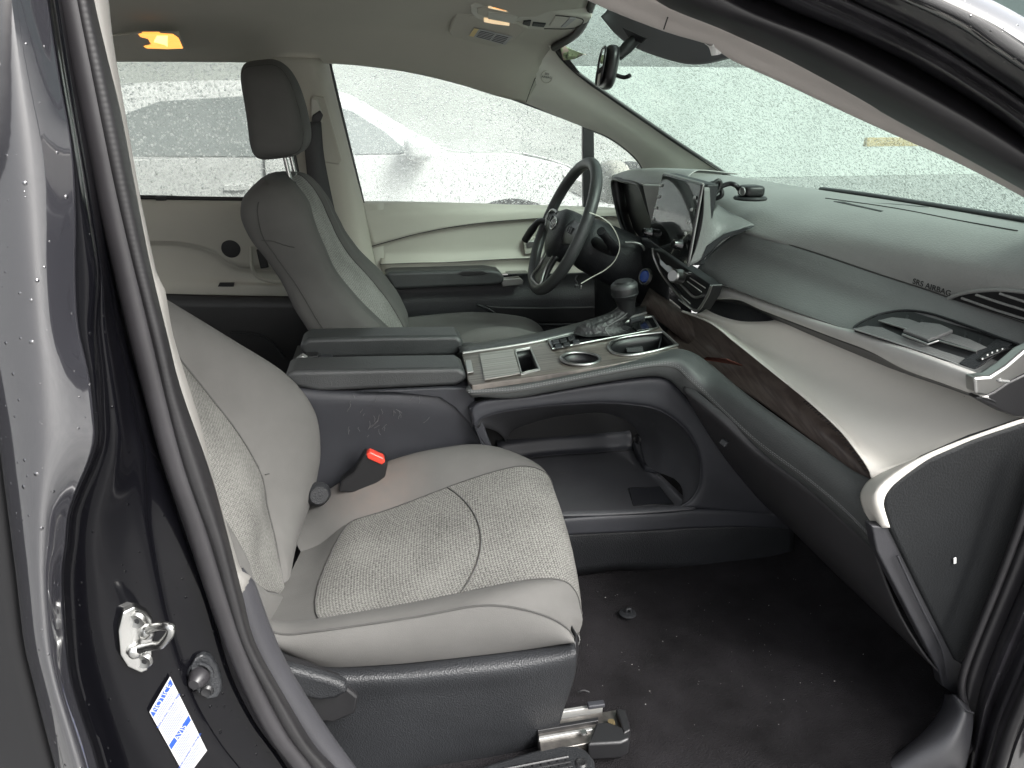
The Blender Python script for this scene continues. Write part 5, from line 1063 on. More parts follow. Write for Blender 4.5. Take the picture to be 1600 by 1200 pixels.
# instrument hood and binnacle
hU = [at(958, 276, .60), at(968, 271, .58), at(980, 267, .54), at(1000, 264.5, .44), at(1035, 263.5, .32), at(1092, 266, .12)]
hF = [at(957, 279, .58), at(964, 279, .56), at(975, 280, .48), at(998, 287, .38), at(1032, 288, .24), at(1062, 290, .10)]
patch('instrument_hood', [[p + V(.10, 0, -.01) for p in hU], hU, [(a + b) / 2 + V(-.002, 0, .004) for a, b in zip(hU, hF)], hF, [p + V(.012, 0, -.006) for p in hF]], M['dash'], da, nu=40, nv=5)
bz = [at(957, 283, .57), at(975, 283, .48), at(998, 289, .38), at(1004, 300, .36), at(1012, 325, .34), at(1021, 352, .32), at(1014, 378, .34), at(990, 380, .42), at(975, 360, .49), at(965, 330, .55)]
prism('cluster_recess', [p + V(.03, 0, 0) for p in bz], (.02, 0, 0), M['plastic_dk'], da, 0)
tube('cluster_rim', bz, .006, M['plastic_dk'], da, True, 10, k=5)
patch('cluster_wall', [bz + [bz[0]], [p + V(.03, 0, 0) for p in bz + [bz[0]]]], M['plastic_dk'], da, nu=50)
prism('cluster_side', [at(1003, 288, .27), at(1030, 289, .23), at(1022, 360, .22), at(1018, 352, .24)], (.02, 0, 0), M['dash'], da, .003, smooth=False)
# lower instrument area, column shroud side, start button
patch('driver_panel', [[at(940, 372, .62), at(985, 376, .45), at(1012, 372, .30), at(1040, 395, .16)], [at(930, 430, .62), at(975, 420, .45), at(1005, 410, .30), at(1045, 440, .16)], [at(930, 480, .62), at(975, 475, .45), at(1015, 470, .30), at(1045, 500, .14)], [at(930, 560, .62), at(975, 555, .45), at(1015, 555, .30), at(1045, 560, .14)]], M['plastic'], da, nu=24, nv=6)
tube('silver_bracket', T(.30, (977, 379), (990, 379), (1002, 383), (1008, 392), (1012, 400), (1020, 398), (1022, 391)), .0035, M['silver_p'], da, seg=8)
sbn = (V(-.9, -.35, .25)).normalized()
stb = lathe('start_button', at(1008, 432, .19), sbn, [(0, .006), (.014, .005), (.016, 0)], M['blade'], da, 28)
lathe('button_ring', at(1008, 432, .19), sbn, [(.0165, 0), (.018, .004), (.020, .004), (.022, -.004)], M['silver'], stb, 28)
# centre vents and climate strip
vc = [at(1020, 388, .17), at(1022, 402, .17), at(1036, 430, .14), at(1060, 460, .06), at(1084, 484, -.01), at(1092, 484, -.03), at(1106, 462, -.05), at(1112, 446, -.06), at(1090, 432, -.03), at(1060, 412, .06), at(1038, 395, .13)]
cv = prism('center_vent', vc, (.03, 0, 0), M['plastic_dk'], da, .003)
tube('vent_frame', [p + V(-.001, 0, 0) for p in vc[:8]], .0036, M['silver'], cv, seg=8)
tube('vent_frame', [at(1028, 395, .155) , at(1040, 418, .12), at(1066, 446, .04), at(1084, 464, -.01), at(1098, 462, -.04)], .0032, M['silver'], cv, seg=8)
for i in range(4): tube('vent_slat', [at(1030 + i * 4, 412 - i * 3, .15) + V(-.002, 0, 0), at(1050 + i * 4, 442 - i * 5, .09) + V(-.003, 0, 0), at(1080 + i * 6, 472 - i * 8, -.0) + V(-.003, 0, 0)], .0016, M['plastic'], cv, seg=6)
for (a, b) in (((1078, 440), (1100, 456)), ((1082, 434), (1106, 450)), ((1068, 462), (1082, 474)), ((1064, 468), (1082, 482))): tube('vent_slat', [at(*a, -.0) + V(-.006, 0, 0), at(*b, -.05) + V(-.006, 0, 0)], .0014, M['silver_p'], cv, seg=6)
cs = prism('climate_strip', [at(1034, 402, .145), at(1042, 408, .13), at(1068, 430, .03), at(1060, 438, .04), at(1036, 414, .135)], (-.008, 0, 0), M['silver'], da, .002)
lathe('climate_knob', at(1062, 432, .035), V(-.8, -.5, .2), [(0, .030), (.013, .030), (.016, .026), (.0165, .004), (.018, 0)], M['silver'], da, 28)
prism('hazard_switch', [at(1074, 424, .0), at(1082, 425, -.02), at(1080, 430, -.02), at(1073, 428, .0)], (-.01, 0, 0), M['piano'], da, .001)
# column under the dash


# ------------------------------------------------------------------ touchscreen
tsn = thing('touchscreen', 'tablet style glossy touchscreen with knobs standing in the middle of the dashboard', 'screen', at(1050, 350, .05))
q = [at(1035, 271, .165), at(1096, 288, -.06), at(1073, 416, -.06), at(1011, 373, .165)]
ctr = sum(q, V(0, 0, 0)) / 4
prism('screen_glass', q, (.010, 0, 0), M['screen'], tsn, .003, smooth=False)
prism('casing', [ctr + (p - ctr) * 1.0 + V(.0115, 0, 0) for p in q], (.03, 0, 0), M['plastic'], tsn, .005, smooth=False)
tube('silver_edge', [q[1] + V(.004, -.0015, 0), (q[1] + q[2]) / 2 + V(.004, -.0015, 0), q[2] + V(.004, -.0015, 0)], .0016, M['silver_p'], tsn, seg=8)
tube('top_edge', [q[0] + V(.004, 0, .001), q[1] + V(.004, 0, .001)], .0022, M['silver_p'], tsn, seg=8)
u_ = (q[1] - q[0]); v_ = (q[3] - q[0])
def sp2(a, b): return q[0] + u_ * a + v_ * b
sn_ = u_.cross(v_).normalized(); sn_ = -sn_ if sn_.x > 0 else sn_
for i in range(4):
    lathe('screen_button', sp2(.05, .17 + i * .17), sn_, [(0, .003), (.0035, .0025), (.0045, 0)], M['silver_p'], tsn, 16)
    lathe('screen_button', sp2(.93, .19 + i * .165), sn_, [(0, .003), (.0035, .0025), (.0045, 0)], M['silver_p'], tsn, 16)
for a, b in ((.06, .90), (.88, .86)):
    lathe('screen_knob', sp2(a, b), sn_, [(0, .020), (.008, .020), (.0105, .018), (.0115, .003), (.013, 0)], M['piano'], tsn, 28)
# mount flowing into the dash
mt_ = [[at(1100, 292, -.065), at(1098, 340, -.065), at(1088, 385, -.065), at(1076, 415, -.065)], [at(1108, 294, -.06), at(1108, 340, -.062), at(1104, 375, -.065), at(1092, 408, -.07)], [at(1112, 330, .0), at(1125, 345, -.03), at(1140, 352, -.05), at(1150, 362, -.08)], [at(1120, 320, .06), at(1140, 332, .03), at(1160, 342, .0), at(1178, 352, -.03)]]
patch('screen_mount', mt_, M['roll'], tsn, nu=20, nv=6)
prism('mount_fin', [at(1104, 384, -.07), at(1130, 366, -.085), at(1160, 357, -.09), at(1180, 353, -.07), at(1165, 361, -.09), at(1130, 374, -.09), at(1092, 412, -.075)], (.01, .012, 0), M['plastic'], tsn, .002)

# phone mount with coiled cable on the dash
pmn = thing('cable_holder', 'small black suction holder with looped cable on top of the dashboard behind the touchscreen', 'phone holder', atz(1172, 313, 1.20))
pc = atz(1172, 312, 1.205)
lathe('suction_base', pc, (0, 0, 1), [(0, 0), (.036, 0), (.038, .004), (.034, .008), (0, .009)], M['plastic_dk'], pmn, 30)
blob('clamp', pc + V(0, 0, .020), (.05, .055, .026), M['plastic_dk'], pmn, (.5, .5))
lathe('clamp_slot', pc + V(-.026, -.01, .020), (-1, -.3, 0), [(0, 0), (.008, 0), (.009, .002), (.010, 0)], M['silver_p'], pmn, 16)
zc = pc.z + .018
def tz(px, py, y=.0): return at(px, py, y)
tube('cable_loop', [pc + V(-.02, .02, .022), tz(1150, 290, .02), tz(1140, 287, .03), tz(1124, 293, .04), tz(1112, 303, .05), tz(1118, 310, .05), tz(1128, 304, .04), tz(1124, 292, .05), tz(1116, 286, .06), tz(1104, 290, .06)], .0055, M['rubber2'], pmn, seg=10)
tube('cable_loop', [tz(1108, 292, .03), tz(1122, 282, .03), tz(1126, 288, .03), tz(1120, 300, .03), tz(1108, 308, .03), tz(1102, 300, .03)], .005, M['plastic_dk'], pmn, seg=10)
tube('cable_loop', [tz(1118, 288, .04), tz(1124, 280, .04)], .002, M['plastic_dk'], pmn, seg=8)

# ------------------------------------------------------------------ steering
stc = thing('steering_column', 'black steering column with a wiper stalk and turn signal stalk behind the steering wheel', 'steering column', (.6, .37, 1.02))
wc = V(.487, .37, 1.100); wn_ = V(-.916, 0, .40).normalized(); wu = V(.40, 0, .916); wy = V(0, 1, 0)
colr = []
for d, a, b in ((-.045, .045, .05), (-.07, .06, .07), (-.12, .062, .075), (-.20, .065, .08), (-.30, .07, .09)):
    c = wc + wn_ * d + V(0, 0, -.012 + d * .05)
    colr.append([c + wy * math.cos(2 * math.pi * i / 32) * a + wu * math.sin(2 * math.pi * i / 32) * b for i in range(33)])
grid('column_cover', surf(colr, 40, 4, smooth=False), M['plastic'], stc, angle=70)
wsb = wc + wn_ * -.085
tube('wiper_stalk', [wsb + V(.0, -.05, 0), at(960, 392, .24), at(946, 370, .20), at(940, 363, .19)], .011, M['plastic_dk'], stc, radii=[.016, .014, .010, .011], seg=14)
lathe('stalk_tip', at(941, 364, .188), at(941, 364, .188) - at(960, 392, .24), [(.011, 0), (.012, .004), (.011, .010), (0, .011)], M['plastic'], stc, 20)
tube('turn_signal_stalk', [wsb + V(0, .05, 0), at(846, 345, .55), at(832, 358, .58), at(820, 376, .60)], .009, M['plastic_dk'], stc, radii=[.009, .008, .012, .011], seg=14)
sw = thing('steering_wheel', 'black three spoke steering wheel with silver accents and an oval emblem on its hub', 'steering wheel', wc)
ring = []
for i in range(72):
    a = 2 * math.pi * i / 72; rr = .181 * (1 + (.0 if math.sin(a) > -.7 else -.012))
    ring.append(wc + wy * math.cos(a) * rr + wu * math.sin(a) * rr)
def bulge(a): return .0155
tube('rim', ring, .0155, M['leather'], sw, True, 16, smooth=False)
def wp(y, u, n=0): return wc + wy * y + wu * u + wn_ * n
hub_rows = []
for r_, h_ in ((1.0, -.035), (1.0, -.01), (.97, .004), (.85, .014), (.6, .020), (.3, .0225), (.001, .023)):
    hub_rows.append([wp(math.cos(2 * math.pi * i / 48) * .072 * r_ * (1 if math.sin(2 * math.pi * i / 48) > 0 else .92), math.sin(2 * math.pi * i / 48) * (.068 if math.sin(2 * math.pi * i / 48) > 0 else .085) * r_ * .92 - .012, h_ + .004) for i in range(49)])
grid('hub', hub_rows, M['plastic'], sw, angle=70)
for s in (-1, 1):
    patch('spoke', [[wp(s * .06, .030, -.008), wp(s * .12, .030, -.004), wp(s * .175, .022, .0)], [wp(s * .06, .0, .004), wp(s * .12, .002, .006), wp(s * .175, .004, .006)], [wp(s * .06, -.035, -.004), wp(s * .12, -.03, .0), wp(s * .175, -.02, .0)]], M['plastic_dk'], sw, nu=14, nv=4, solid=.014)
    if s > 0: tube('spoke_trim', [wp(s * .078, .026, .010), wp(s * .10, .030, .012), wp(s * .135, .026, .012), wp(s * .150, .008, .012), wp(s * .135, -.02, .010)], .0035, M['silver'], sw, seg=8)
    for i in range(3): box('wheel_switch', wp(s * (.098 + .018 * i), .006, .013), (.006, .013, .018), M['plastic'], sw, Matrix.Rotation(R(23), 3, 'Y'), .002)
patch('spoke', [[wp(-.045, -.075, -.006), wp(0, -.075, 0), wp(.045, -.075, -.006)], [wp(-.04, -.12, -.002), wp(0, -.12, 0), wp(.04, -.12, -.002)], [wp(-.06, -.172, 0), wp(0, -.178, 0), wp(.06, -.172, 0)]], M['plastic_dk'], sw, nu=14, nv=4, solid=.012)
tube('spoke_trim', [wp(-.045, -.078, .006), wp(-.036, -.12, .008), wp(-.056, -.160, .010), wp(0, -.166, .012), wp(.056, -.160, .010), wp(.036, -.12, .008), wp(.045, -.078, .006)], .003, M['silver'], sw, seg=8)
em = wp(0, .0, .0285)
def oval(c, a, b, r): return tube('emblem', [c + wy * math.cos(2 * math.pi * i / 28) * a + wu * math.sin(2 * math.pi * i / 28) * b for i in range(28)], r, M['chrome'], sw, True, 8, smooth=False)
oval(em, .024, .0165, .0018); oval(em + wu * -.0005, .0065, .0155, .0014); oval(em + wu * .006, .017, .0065, .0014)
# rim inner stitching shadow line
tube('rim_seam', [wc + (p - wc) * .916 + wn_ * .004 for p in ring], .0012, M['seam'], sw, True, 6, smooth=False)

cordt = thing('hanging_cord', 'thin pale cord looped from the steering column with a small clip at its end', 'cord', at(945, 400, .18))
tube('cord', T(.165, (921, 332), (940, 340), (955, 352), (965, 370), (968, 388), (960, 408), (945, 422), (925, 433), (908, 443)), .0014, mat('pale_cord', (.55, .55, .48), .5), cordt, seg=6)
box('clip', at(901, 447, .165), (.010, .006, .008), M['plastic_dk'], cordt, None, .002)
box('clip', at(908, 449, .163), (.004, .004, .010), M['chrome'], cordt, None, .001)
tube('cord', T(.165, (903, 443), (899, 436), (902, 430)), .0012, M['plastic_dk'], cordt, seg=6)

# ------------------------------------------------------------------ roof fittings
hl = bpy.data.objects['headliner']
def fit(c3, off):
    a, b, c = [onto(hl, *p, 0) for p in c3]; n = (b - a).cross(c - a).normalized(); n = n if n.z < 0 else -n; o_ = a + n * off
    def f(px, py, up=0):
        d = ray(px, py); return CAM + d * ((o_ + n * up - CAM).dot(n) / d.dot(n))
    return f, n
vf, vn2 = fit(((706, 38), (768, 69), (818, 34)), .014)
cf_, cn2 = fit(((745, 18), (848, 45), (905, 30)), .015)
def hz(px, py, dz=0, base=.005):
    return cf_(px, py, -dz)
oh = thing('overhead_console', 'light grey overhead console with two lit map lamps and switches on the ceiling', 'overhead console', hz(830, 28))
oo = [(735, 12), (742, 5), (760, 4), (803, 9), (850, 16), (895, 24), (926, 28), (918, 36), (900, 43), (880, 47), (850, 48), (803, 44), (760, 35), (742, 29), (736, 22)]
prism('console_housing', [hz(*p) for p in oo], (0, 0, .03), M['light_trim'], oh, .006)
prism('holder_lid', [hz(p[0], p[1], dz=-.002) for p in ((745, 14), (760, 11), (815, 22), (812, 28), (800, 30), (756, 26), (746, 22))], (0, 0, .004), M['head'], oh, .002)
prism('holder_face', [hz(p[0], p[1], dz=-.004) for p in ((763, 19), (810, 26), (806, 38), (762, 30))], (0, 0, .004), M['light_trim'], oh, .002, smooth=False)
prism('map_lamp', [hz(p[0], p[1], dz=-.005) for p in ((765, 9), (790, 10), (817, 18), (815, 22), (790, 19), (762, 13))], (0, 0, .006), M['lamp2'], oh, .002)
prism('map_lamp', [hz(p[0], p[1], dz=-.005) for p in ((756, 31), (775, 33), (796, 37), (796, 41), (772, 38), (756, 35))], (0, 0, .006), M['lamp2'], oh, .002)
prism('lamp_glow_strip', [hz(p[0], p[1], dz=-.0065) for p in ((770, 12), (795, 15), (808, 19), (790, 17))], (0, 0, .001), M['lamp'], oh, 0)
prism('switch', [hz(p[0], p[1], dz=-.003) for p in ((818, 34), (830, 33), (828, 41), (816, 40))], (0, 0, .004), M['plastic'], oh, .001, smooth=False)
prism('switch', [hz(p[0], p[1], dz=-.003) for p in ((833, 36), (853, 38), (850, 43), (831, 41))], (0, 0, .004), M['plastic'], oh, .001, smooth=False)
prism('sunglasses_lid', [hz(p[0], p[1], dz=-.003) for p in ((868, 26), (905, 30), (896, 42), (858, 41))], (0, 0, .004), M['light_trim'], oh, .002, smooth=False)
prism('lid_button', [hz(p[0], p[1], dz=-.005) for p in ((890, 29), (900, 30), (884, 43), (876, 43))], (0, 0, .004), M['label'], oh, .001, smooth=False)
tube('housing_line', [hz(p[0], p[1], dz=-.001) for p in ((868, 24), (910, 30), (898, 44), (850, 45))], .0012, M['seam'], oh, seg=6)
vs_ = thing('sun_visor', 'folded beige sun visor with a white and yellow warning label by the overhead console', 'sun visor', at(755, 55, .40))
vq = [(712, 20), (701, 50), (705, 57), (735, 65), (768, 73), (790, 71), (806, 62), (826, 46), (800, 32)]
prism('visor_panel', [vf(*p) for p in vq], -vn2 * .016, M['head'], vs_, .005)
lq = [vf(*p, .0015) for p in ((733, 55), (741, 43), (801, 57), (789, 70))]
prism('warning_label', lq, vn2 * .0006, M['label'], vs_, 0, smooth=False)
prism('label_stripe', [lq[0] + V(0, 0, -.0012), lq[1] + V(0, 0, -.0012), lq[1].lerp(lq[2], .12) + V(0, 0, -.0012), lq[0].lerp(lq[3], .12) + V(0, 0, -.0012)], (0, 0, -.0004), M['yellow'], vs_, 0, smooth=False)
for i in range(5):
    a = lq[0].lerp(lq[1], .15 + i * .17); b = lq[3].lerp(lq[2], .15 + i * .17)
    tube('print_line', [a.lerp(b, .18) + V(0, 0, -.0012), a.lerp(b, .55) + V(0, 0, -.0012)], .0008, M['grey_trim'], vs_, seg=4); tube('print_line', [a.lerp(b, .6) + V(0, 0, -.0012), a.lerp(b, .92) + V(0, 0, -.0012)], .0008, M['grey_trim'], vs_, seg=4)
cl = thing('ceiling_lamp', 'small amber glowing ceiling lamp above the rear window', 'lamp', at(250, 66, .55))
def cy(px, py, o=0): return at(px, py, .50 + (py - 50) * .0042 - o)
prism('lamp_lens', [cy(*p, .02) for p in ((216, 54), (222, 53), (248, 53), (270, 54), (279, 60), (286, 76), (262, 77), (229, 76), (224, 73), (236, 70), (231, 61), (219, 58))], (0, .006, .006), M['lamp'], cl, .002, smooth=False)
prism('lamp_base', [cy(*p, .014) for p in ((175, 57), (214, 52), (279, 52), (289, 78), (225, 78), (214, 73), (178, 72))], (0, .006, .006), M['head'], cl, .002, smooth=False)
prism('lens_glow', [cy(*p, .0215) for p in ((245, 56), (262, 56), (262, 73), (256, 70), (240, 66))], (0, .002, .002), mat('lamp_bulb', (1, .8, .4), .3, emit=((1, .55, .15), 1.0)), cl, .001, smooth=False)

# rear view mirror, camera housing, torn scrap
hsg = thing('camera_housing', 'dark grey sensor housing at the top middle of the windshield', 'sensor housing', at(1040, 60, -.02))
tp = [at(958, 2, .17), at(1000, 5, .02), at(1060, 15, -.12), at(1110, 30, -.20), at(1165, 60, -.22)]
hm = [at(948, 18, .16), at(985, 40, .06), at(1040, 62, -.05), at(1095, 75, -.14), at(1145, 80, -.20)]
lw = [at(940, 26, .155), at(966, 56, .10), at(1000, 77, .04), at(1060, 96, -.06), at(1095, 98, -.12), at(1140, 88, -.19)]
patch('cover', [tp, hm, lw, [p + V(.03, 0, .01) for p in lw], [p + V(.02, 0, .06) for p in lw]], mat('housing_plastic', (.11, .115, .12), .5, ('grain', 600, .2, .0005)), hsg, nu=30, nv=6, angle=80)
prism('mount_slot', [at(974, 43, .0), at(1012, 60, -.05), at(1004, 68, -.04), at(985, 60, .0)], (-.004, -.002, 0), M['plastic_dk'], hsg, .001, smooth=False)
rm = thing('rearview_mirror', 'black rear view mirror hanging on its stem from the windshield', 'mirror', at(950, 105, .0))
mc = at(951, 106, -.01); rot = Matrix.Rotation(R(-12), 3, 'Z') @ Matrix.Rotation(R(8), 3, 'Y')
blob('mirror_shell', mc, (.032, .175, .084), M['plastic_dk'], rm, (.6, .75), rot, 36, 24, lambda q: Vector((q.x * (1 if q.x < 0 else 1.0) + (.0 if q.x > 0 else 0), q.y, q.z)))
rows_g = [[mc + rot @ V(-.0165, math.copysign(abs(math.cos(2 * math.pi * i / 40)) ** .6, math.cos(2 * math.pi * i / 40)) * .078 * k, math.copysign(abs(math.sin(2 * math.pi * i / 40)) ** .7, math.sin(2 * math.pi * i / 40)) * .036 * k) for i in range(41)] for k in (1, .5, .001)]
grid('mirror_glass', rows_g, M['mirror'], rm)
tube('glass_bezel', rows_g[0][:-1], .0025, M['plastic_dk'], rm, True, 8, smooth=False)
tube('stem', [at(966, 88, -.01), at(980, 74, -.01), at(996, 58, -.01)], .012, M['plastic_dk'], rm, radii=[.010, .013, .012], seg=14)
tube('ball_joint', [at(958, 98, -.01), at(966, 88, -.01)], .006, M['plastic'], rm, seg=10)
tube('dimming_lever', [at(962, 117, -.03), at(975, 121, -.04), at(984, 118, -.05)], .0042, M['plastic_dk'], rm, seg=10, flat=1.6)
sc1 = at(1118, 78, -.61)
sp1 = [[at(1101, 68, -.625), at(1108, 74, -.622), at(1112, 87, -.62)], [at(1112, 72, -.64), at(1117, 75, -.635), at(1119, 86, -.63)], [at(1120, 58, -.65), at(1124, 70, -.64), at(1126, 84, -.63)], [at(1134, 53, -.645), at(1133, 66, -.64), at(1131, 78, -.63)]]
scr = patch('torn_plastic', sp1, M['white'], None, nu=14, nv=5, solid=.0008); tag(scr, 'crumpled beige plastic scrap sticking out of the near windshield pillar trim', 'scrap')

# ------------------------------------------------------------------ pillar hardware
rc = [o for o in bpy.data.objects if o.name.startswith('pillar_recess')][0]
def rp(px, py, up=.002): return onto(rc, px, py, up) or at(px, py, -.895 - up)
stk = thing('door_striker', 'zinc plated door striker loop bolted to the black pillar', 'striker', at(210, 1000, -.9))
so_ = [(186, 952), (205, 943), (224, 951), (234, 962), (236, 990), (234, 1025), (226, 1043), (215, 1047), (194, 1037), (183, 1018), (179, 981)]
prism('striker_plate', [rp(*p, .008) for p in so_], (-.004, .012, 0), M['chrome'], stk, .002)
lpp = [rp(226, 981, .008), at(240, 980, -.925), at(258, 978, -.938), at(267, 981, -.942), at(266, 990, -.942), at(252, 1007, -.935), at(240, 1009, -.93), rp(205, 1011, .008)]
tube('striker_loop', lpp, .0046, M['chrome'], stk, seg=14)
for c_ in (lpp[0], lpp[-1]): lathe('loop_collar', c_, (lpp[1] - lpp[0]) if c_ is lpp[0] else (lpp[-2] - lpp[-1]), [(.0085, -.001), (.0085, .002), (.006, .006), (.0047, .007)], M['chrome'], stk, 20)
for px, py in ((207, 963), (219, 1026)):
    sc_ = lathe('screw', rp(px, py, .009), (-.1, -1, .05), [(.0001, .0015), (.004, .002), (.0075, .003), (.009, .001), (.0095, 0)], M['silver'], stk, 20)
    lathe('screw_socket', rp(px, py, .0115), (-.1, -1, .05), [(.0001, .0001), (.0032, .0002), (.0035, 0)], M['plastic_dk'], sc_, 6)
bpr = thing('door_bumper', 'black rubber door switch bumper screwed to the pillar right of the paper label', 'bumper', at(318, 1055, -.88))
bo = [(296, 1037), (302, 1025), (313, 1019), (325, 1022), (337, 1037), (344, 1060), (344, 1075), (337, 1086), (322, 1089), (307, 1080), (295, 1058)]
prism('bumper_plate', [rp(*p, .006) for p in bo], (0, .008, 0), M['plastic'], bpr, .002)
lathe('bumper_ring', rp(313, 1045, .006), (-.15, -1, .1), [(.013, 0), (.0145, .002), (.0145, .004), (.012, .005)], M['plastic'], bpr, 28)
lathe('bumper_button', rp(310, 1050, .008), (-.25, -1, .05), [(.0115, 0), (.0115, .004), (.0085, .012), (.006, .0155), (.0001, .0155)], M['rubber2'], bpr, 28)
s3_ = lathe('screw', rp(320, 1074, .0075), (0, -1, 0), [(.0001, .002), (.003, .002), (.0055, .003), (.0075, .001), (.008, 0)], M['plastic_dk'], bpr, 24)
lathe('screw_socket', rp(320, 1074, .0095), (0, -1, 0), [(.0001, .0001), (.0026, .0002), (.003, 0)], M['console'], s3_, 6)
lb = thing('pillar_label', 'white paper label with blue NOTICE and AVIS bars on the black pillar', 'label', at(275, 1130, -.89))
l1_, l2_, l4_ = rp(264, 1054, .004), rp(322, 1170, .004), rp(231, 1110, .004)
_n = (l2_ - l1_).cross(l4_ - l1_).normalized(); _d = ray(291, 1216); Lq = [l1_, l2_, CAM + _d * ((l1_ - CAM).dot(_n) / _d.dot(_n)), l4_]
LN = (Lq[1] - Lq[0]).cross(Lq[3] - Lq[0]).normalized(); LN = LN if LN.y < 0 else -LN
prism('label_paper', Lq, -LN * .0004, M['label'], lb, 0, smooth=False)
def lp(a, b, up=.0003): return Lq[3].lerp(Lq[0], a).lerp(Lq[2].lerp(Lq[1], a), b) + LN * up   # a along a text line, b down the label
def bar(b0, b1): prism('blue_bar', [lp(.03, b0), lp(.97, b0), lp(.97, b1), lp(.03, b1)], LN * .0002, M['blue'], lb, 0, smooth=False)
bar(.02, .085); bar(.50, .565)
xd = lp(1, .3) - lp(0, .3); yd = lp(0, 0) - lp(0, 1)
text('label_text', 'NOTICE', lp(.5, .055, .0007), xd, yd, .0088, M['label'], lb, .0001)
text('label_text', 'AVIS', lp(.5, .535, .0007), xd, yd, .0088, M['label'], lb, .0001)
text('label_text', 'REPLACING YOUR TIRES', lp(.5, .225, .0005), xd, yd, .0036, M['blue'], lb, .0001)
text('label_text', 'REPLACING YOUR TIRES', lp(.5, .225, .0005), xd, yd, .0036, M['blue'], lb, .0001) if 0 else None
text('label_text', 'REMPLACEMENT DES PNEUS', lp(.5, .80, .0005), xd, yd, .0033, M['blue'], lb, .0001)
rl = random.Random(5); k = 0
for b in [.115, .14, .165, .255, .28, .305, .33, .355, .38, .405, .43, .455, .595, .62, .645, .67, .695, .72, .745, .84, .865, .89, .915, .94]:
    e = .08 + .84 * rl.uniform(.55, 1)
    prism('print_line', [lp(.08, b), lp(e, b), lp(e, b + .009), lp(.08, b + .009)], LN * .0001, M['ink'], lb, 0, smooth=False)

# ------------------------------------------------------------------ on the floor
hk = thing('floor_hook', 'small black mat hook standing on the carpet in front of the seat', 'hook', atz(981, 958, .39))
hc = atz(981, 958, .392)
lathe('hook_base', hc, (0, 0, 1), [(0, .002), (.008, .002), (.016, .001), (.018, 0)], M['plastic'], hk, 24)
tube('hook_post', [hc + V(-.004, 0, .001), hc + V(-.003, 0, .009), hc + V(.005, 0, .010), hc + V(.006, 0, .002)], .0028, M['plastic'], hk, seg=10)
rl_ = thing('seat_rail', 'steel seat rail with a plastic end cap in front of the passenger seat', 'seat rail', atz(930, 1130, .40))
def fl(px, py, z): return atz(px, py, z)
prism('rail_channel', [fl(838, 1130, .42), fl(965, 1108, .42), fl(975, 1150, .42), fl(845, 1176, .42)], (0, 0, -.03), mat('rail_steel', (.16, .15, .14), .35, ('noise', 60, .2, .001), (30, .4), metal=.8), rl_, .002, smooth=False)
prism('rail_lip', [fl(850, 1112, .43), fl(940, 1098, .43), fl(942, 1103, .43), fl(850, 1117, .43)], (0, 0, -.02), M['silver_p'], rl_, .001, smooth=False)
prism('rail_lip', [fl(842, 1150, .425), fl(925, 1136, .425), fl(926, 1140, .425), fl(842, 1155, .425)], (0, 0, -.02), M['silver_p'], rl_, .001, smooth=False)
prism('rail_slide', [fl(840, 1136, .427), fl(935, 1120, .427), fl(935, 1126, .427), fl(840, 1142, .427)], (0, 0, -.01), M['plastic_dk'], rl_, .001, smooth=False)
prism('end_cap', [fl(932, 1128, .43), fl(950, 1127, .43), fl(984, 1140, .43), fl(984, 1154, .43), fl(970, 1160, .43), fl(918, 1163, .43), (fl(922, 1152, .43))], (0, 0, -.035), M['plastic_dk'], rl_, .004, smooth=False)
prism('end_cap', [fl(962, 1106, .432), fl(978, 1108, .432), fl(986, 1140, .432), fl(975, 1146, .432)], (0, 0, -.035), M['plastic_dk'], rl_, .003, smooth=False)
box('rail_tab', fl(931, 1101, .437), (.03, .012, .008), M['console'], rl_, None, .002)
lathe('rail_rivet', fl(955, 1130, .424), (0, 0, 1), [(0, .004), (.006, .004), (.007, 0)], mat('greasy_brass', (.22, .17, .09), .4, metal=.7), rl_, 16)
lathe('rail_rivet', fl(912, 1145, .428), (0, 0, 1), [(0, .003), (.005, .003), (.006, 0)], M['silver'], rl_, 16)
dc = thing('floor_duct_cover', 'black plastic duct cover with a ribbed grille beside the seat rail', 'duct cover', fl(860, 1185, .41))
dq = [fl(p[0], p[1], .42) for p in ((700, 1215), (770, 1190), (830, 1172), (878, 1161), (902, 1163), (916, 1170), (929, 1186), (932, 1215), (928, 1260), (700, 1270))]
prism('cover', dq, (0, 0, -.04), M['plastic'], dc, .007, smooth=False)
for i in range(4):
    y0 = 1188 + i * 7
    tube('grille_rib', [fl(775 + i * 2, y0 + 17, .4205), fl(888 + i * 3, y0 - 8 + 3, .4205)], .0028, M['plastic_dk'], dc, seg=6)
for i in range(9): tube('grille_rib', [fl(780 + i * 13, 1206 - i * 2.6, .4200), fl(793 + i * 13, 1240 - i * 2.6, .4200)], .0022, M['plastic_dk'], dc, seg=6)
lathe('cover_screw', fl(908, 1192, .421), (0, 0, 1), [(0, .001), (.004, .001), (.007, .002), (.010, 0)], M['plastic_dk'], dc, 20)
tg = tube('hair_grip', [fl(903, 1082, .395), fl(912, 1079, .397), fl(921, 1082, .395)], .002, M['plastic_dk'], None, seg=6); tag(tg, 'tiny black clip lying on the carpet behind the seat rail', 'clip')
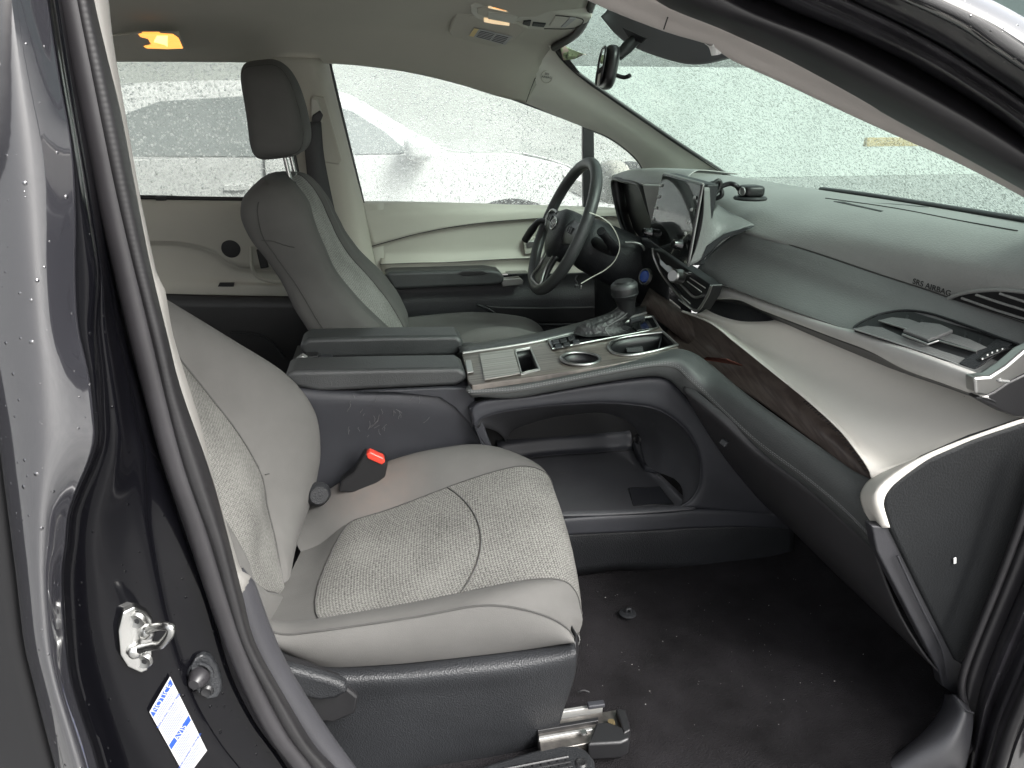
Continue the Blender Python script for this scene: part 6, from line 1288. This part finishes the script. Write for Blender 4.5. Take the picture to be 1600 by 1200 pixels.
# crumbs and lint on the carpet
bm = bmesh.new(); rr_ = random.Random(11)
for i in range(110):
    p = V(rr_.uniform(.3, .95), rr_.uniform(-.7, -.25), .3925); r = rr_.uniform(.0003, .0006) * (1 + rr_.random() ** 6 * 2); a = rr_.uniform(0, 3.1)
    q_ = [bm.verts.new(p + V(math.cos(a + k * 2.1) * r * (1 if k else rr_.uniform(1, 2.6)), math.sin(a + k * 2.1) * r, 0)) for k in range(3)]; t_ = bm.verts.new(p + V(0, 0, r))
    bm.faces.new(q_); [bm.faces.new([q_[k], q_[(k + 1) % 3], t_]) for k in range(3)]
me = bpy.data.meshes.new('carpet_lint'); bm.to_mesh(me); bm.free(); lo_ = link('carpet_lint', me, mat('lint', (.45, .45, .43), .8), None, False); lo_['kind'] = 'stuff'; tag(lo_, 'pale crumbs and lint scattered on the black carpet', 'lint')

# ------------------------------------------------------------------ the open passenger door, hinged ahead of the doorway (just outside the picture)
od = thing('open_door', 'open front passenger door with black inner panel, standing out beside the doorway', 'car door', (1.06, -.86, .3))
H = V(1.06, -.86, 0); dd = V(.42, -.907, 0).normalized(); nn_ = V(-.907, -.42, 0)
def dp(a, z, o=0): return H + dd * a + nn_ * o + V(0, 0, z)
prism('door_shell', [dp(0, .32), dp(1.0, .36), dp(1.08, .6), dp(1.06, 1.08), dp(.9, 1.12), dp(.0, 1.10)], -nn_ * .10, M['paint'], od, .01, smooth=False)
prism('inner_panel', [dp(.03, .36, .03), dp(.97, .40, .03), dp(1.03, .6, .03), dp(1.0, .88, .03), dp(.03, .88, .03)], -nn_ * .03, M['plastic'], od, .01, smooth=False)
prism('upper_panel', [dp(.03, .885, .025), dp(1.0, .885, .025), dp(1.02, 1.07, .025), dp(.88, 1.10, .025), dp(.03, 1.08, .025)], -nn_ * .025, M['beige'], od, .01, smooth=False)
prism('armrest', [dp(.3, .78, .10), dp(.95, .76, .10), dp(.95, .83, .10), dp(.3, .86, .10)], -nn_ * .08, M['leather'], od, .012, smooth=False)
prism('map_pocket', [dp(.15, .42, .07), dp(.8, .42, .07), dp(.85, .56, .07), dp(.15, .58, .07)], -nn_ * .05, M['plastic_dk'], od, .01, smooth=False)
tube('window_frame', [dp(-.15, 1.13), dp(.1, 1.28), dp(.45, 1.45), dp(.8, 1.54), dp(1.0, 1.53), dp(1.05, 1.3), dp(1.06, 1.08)], .02, M['rubber2'], od)
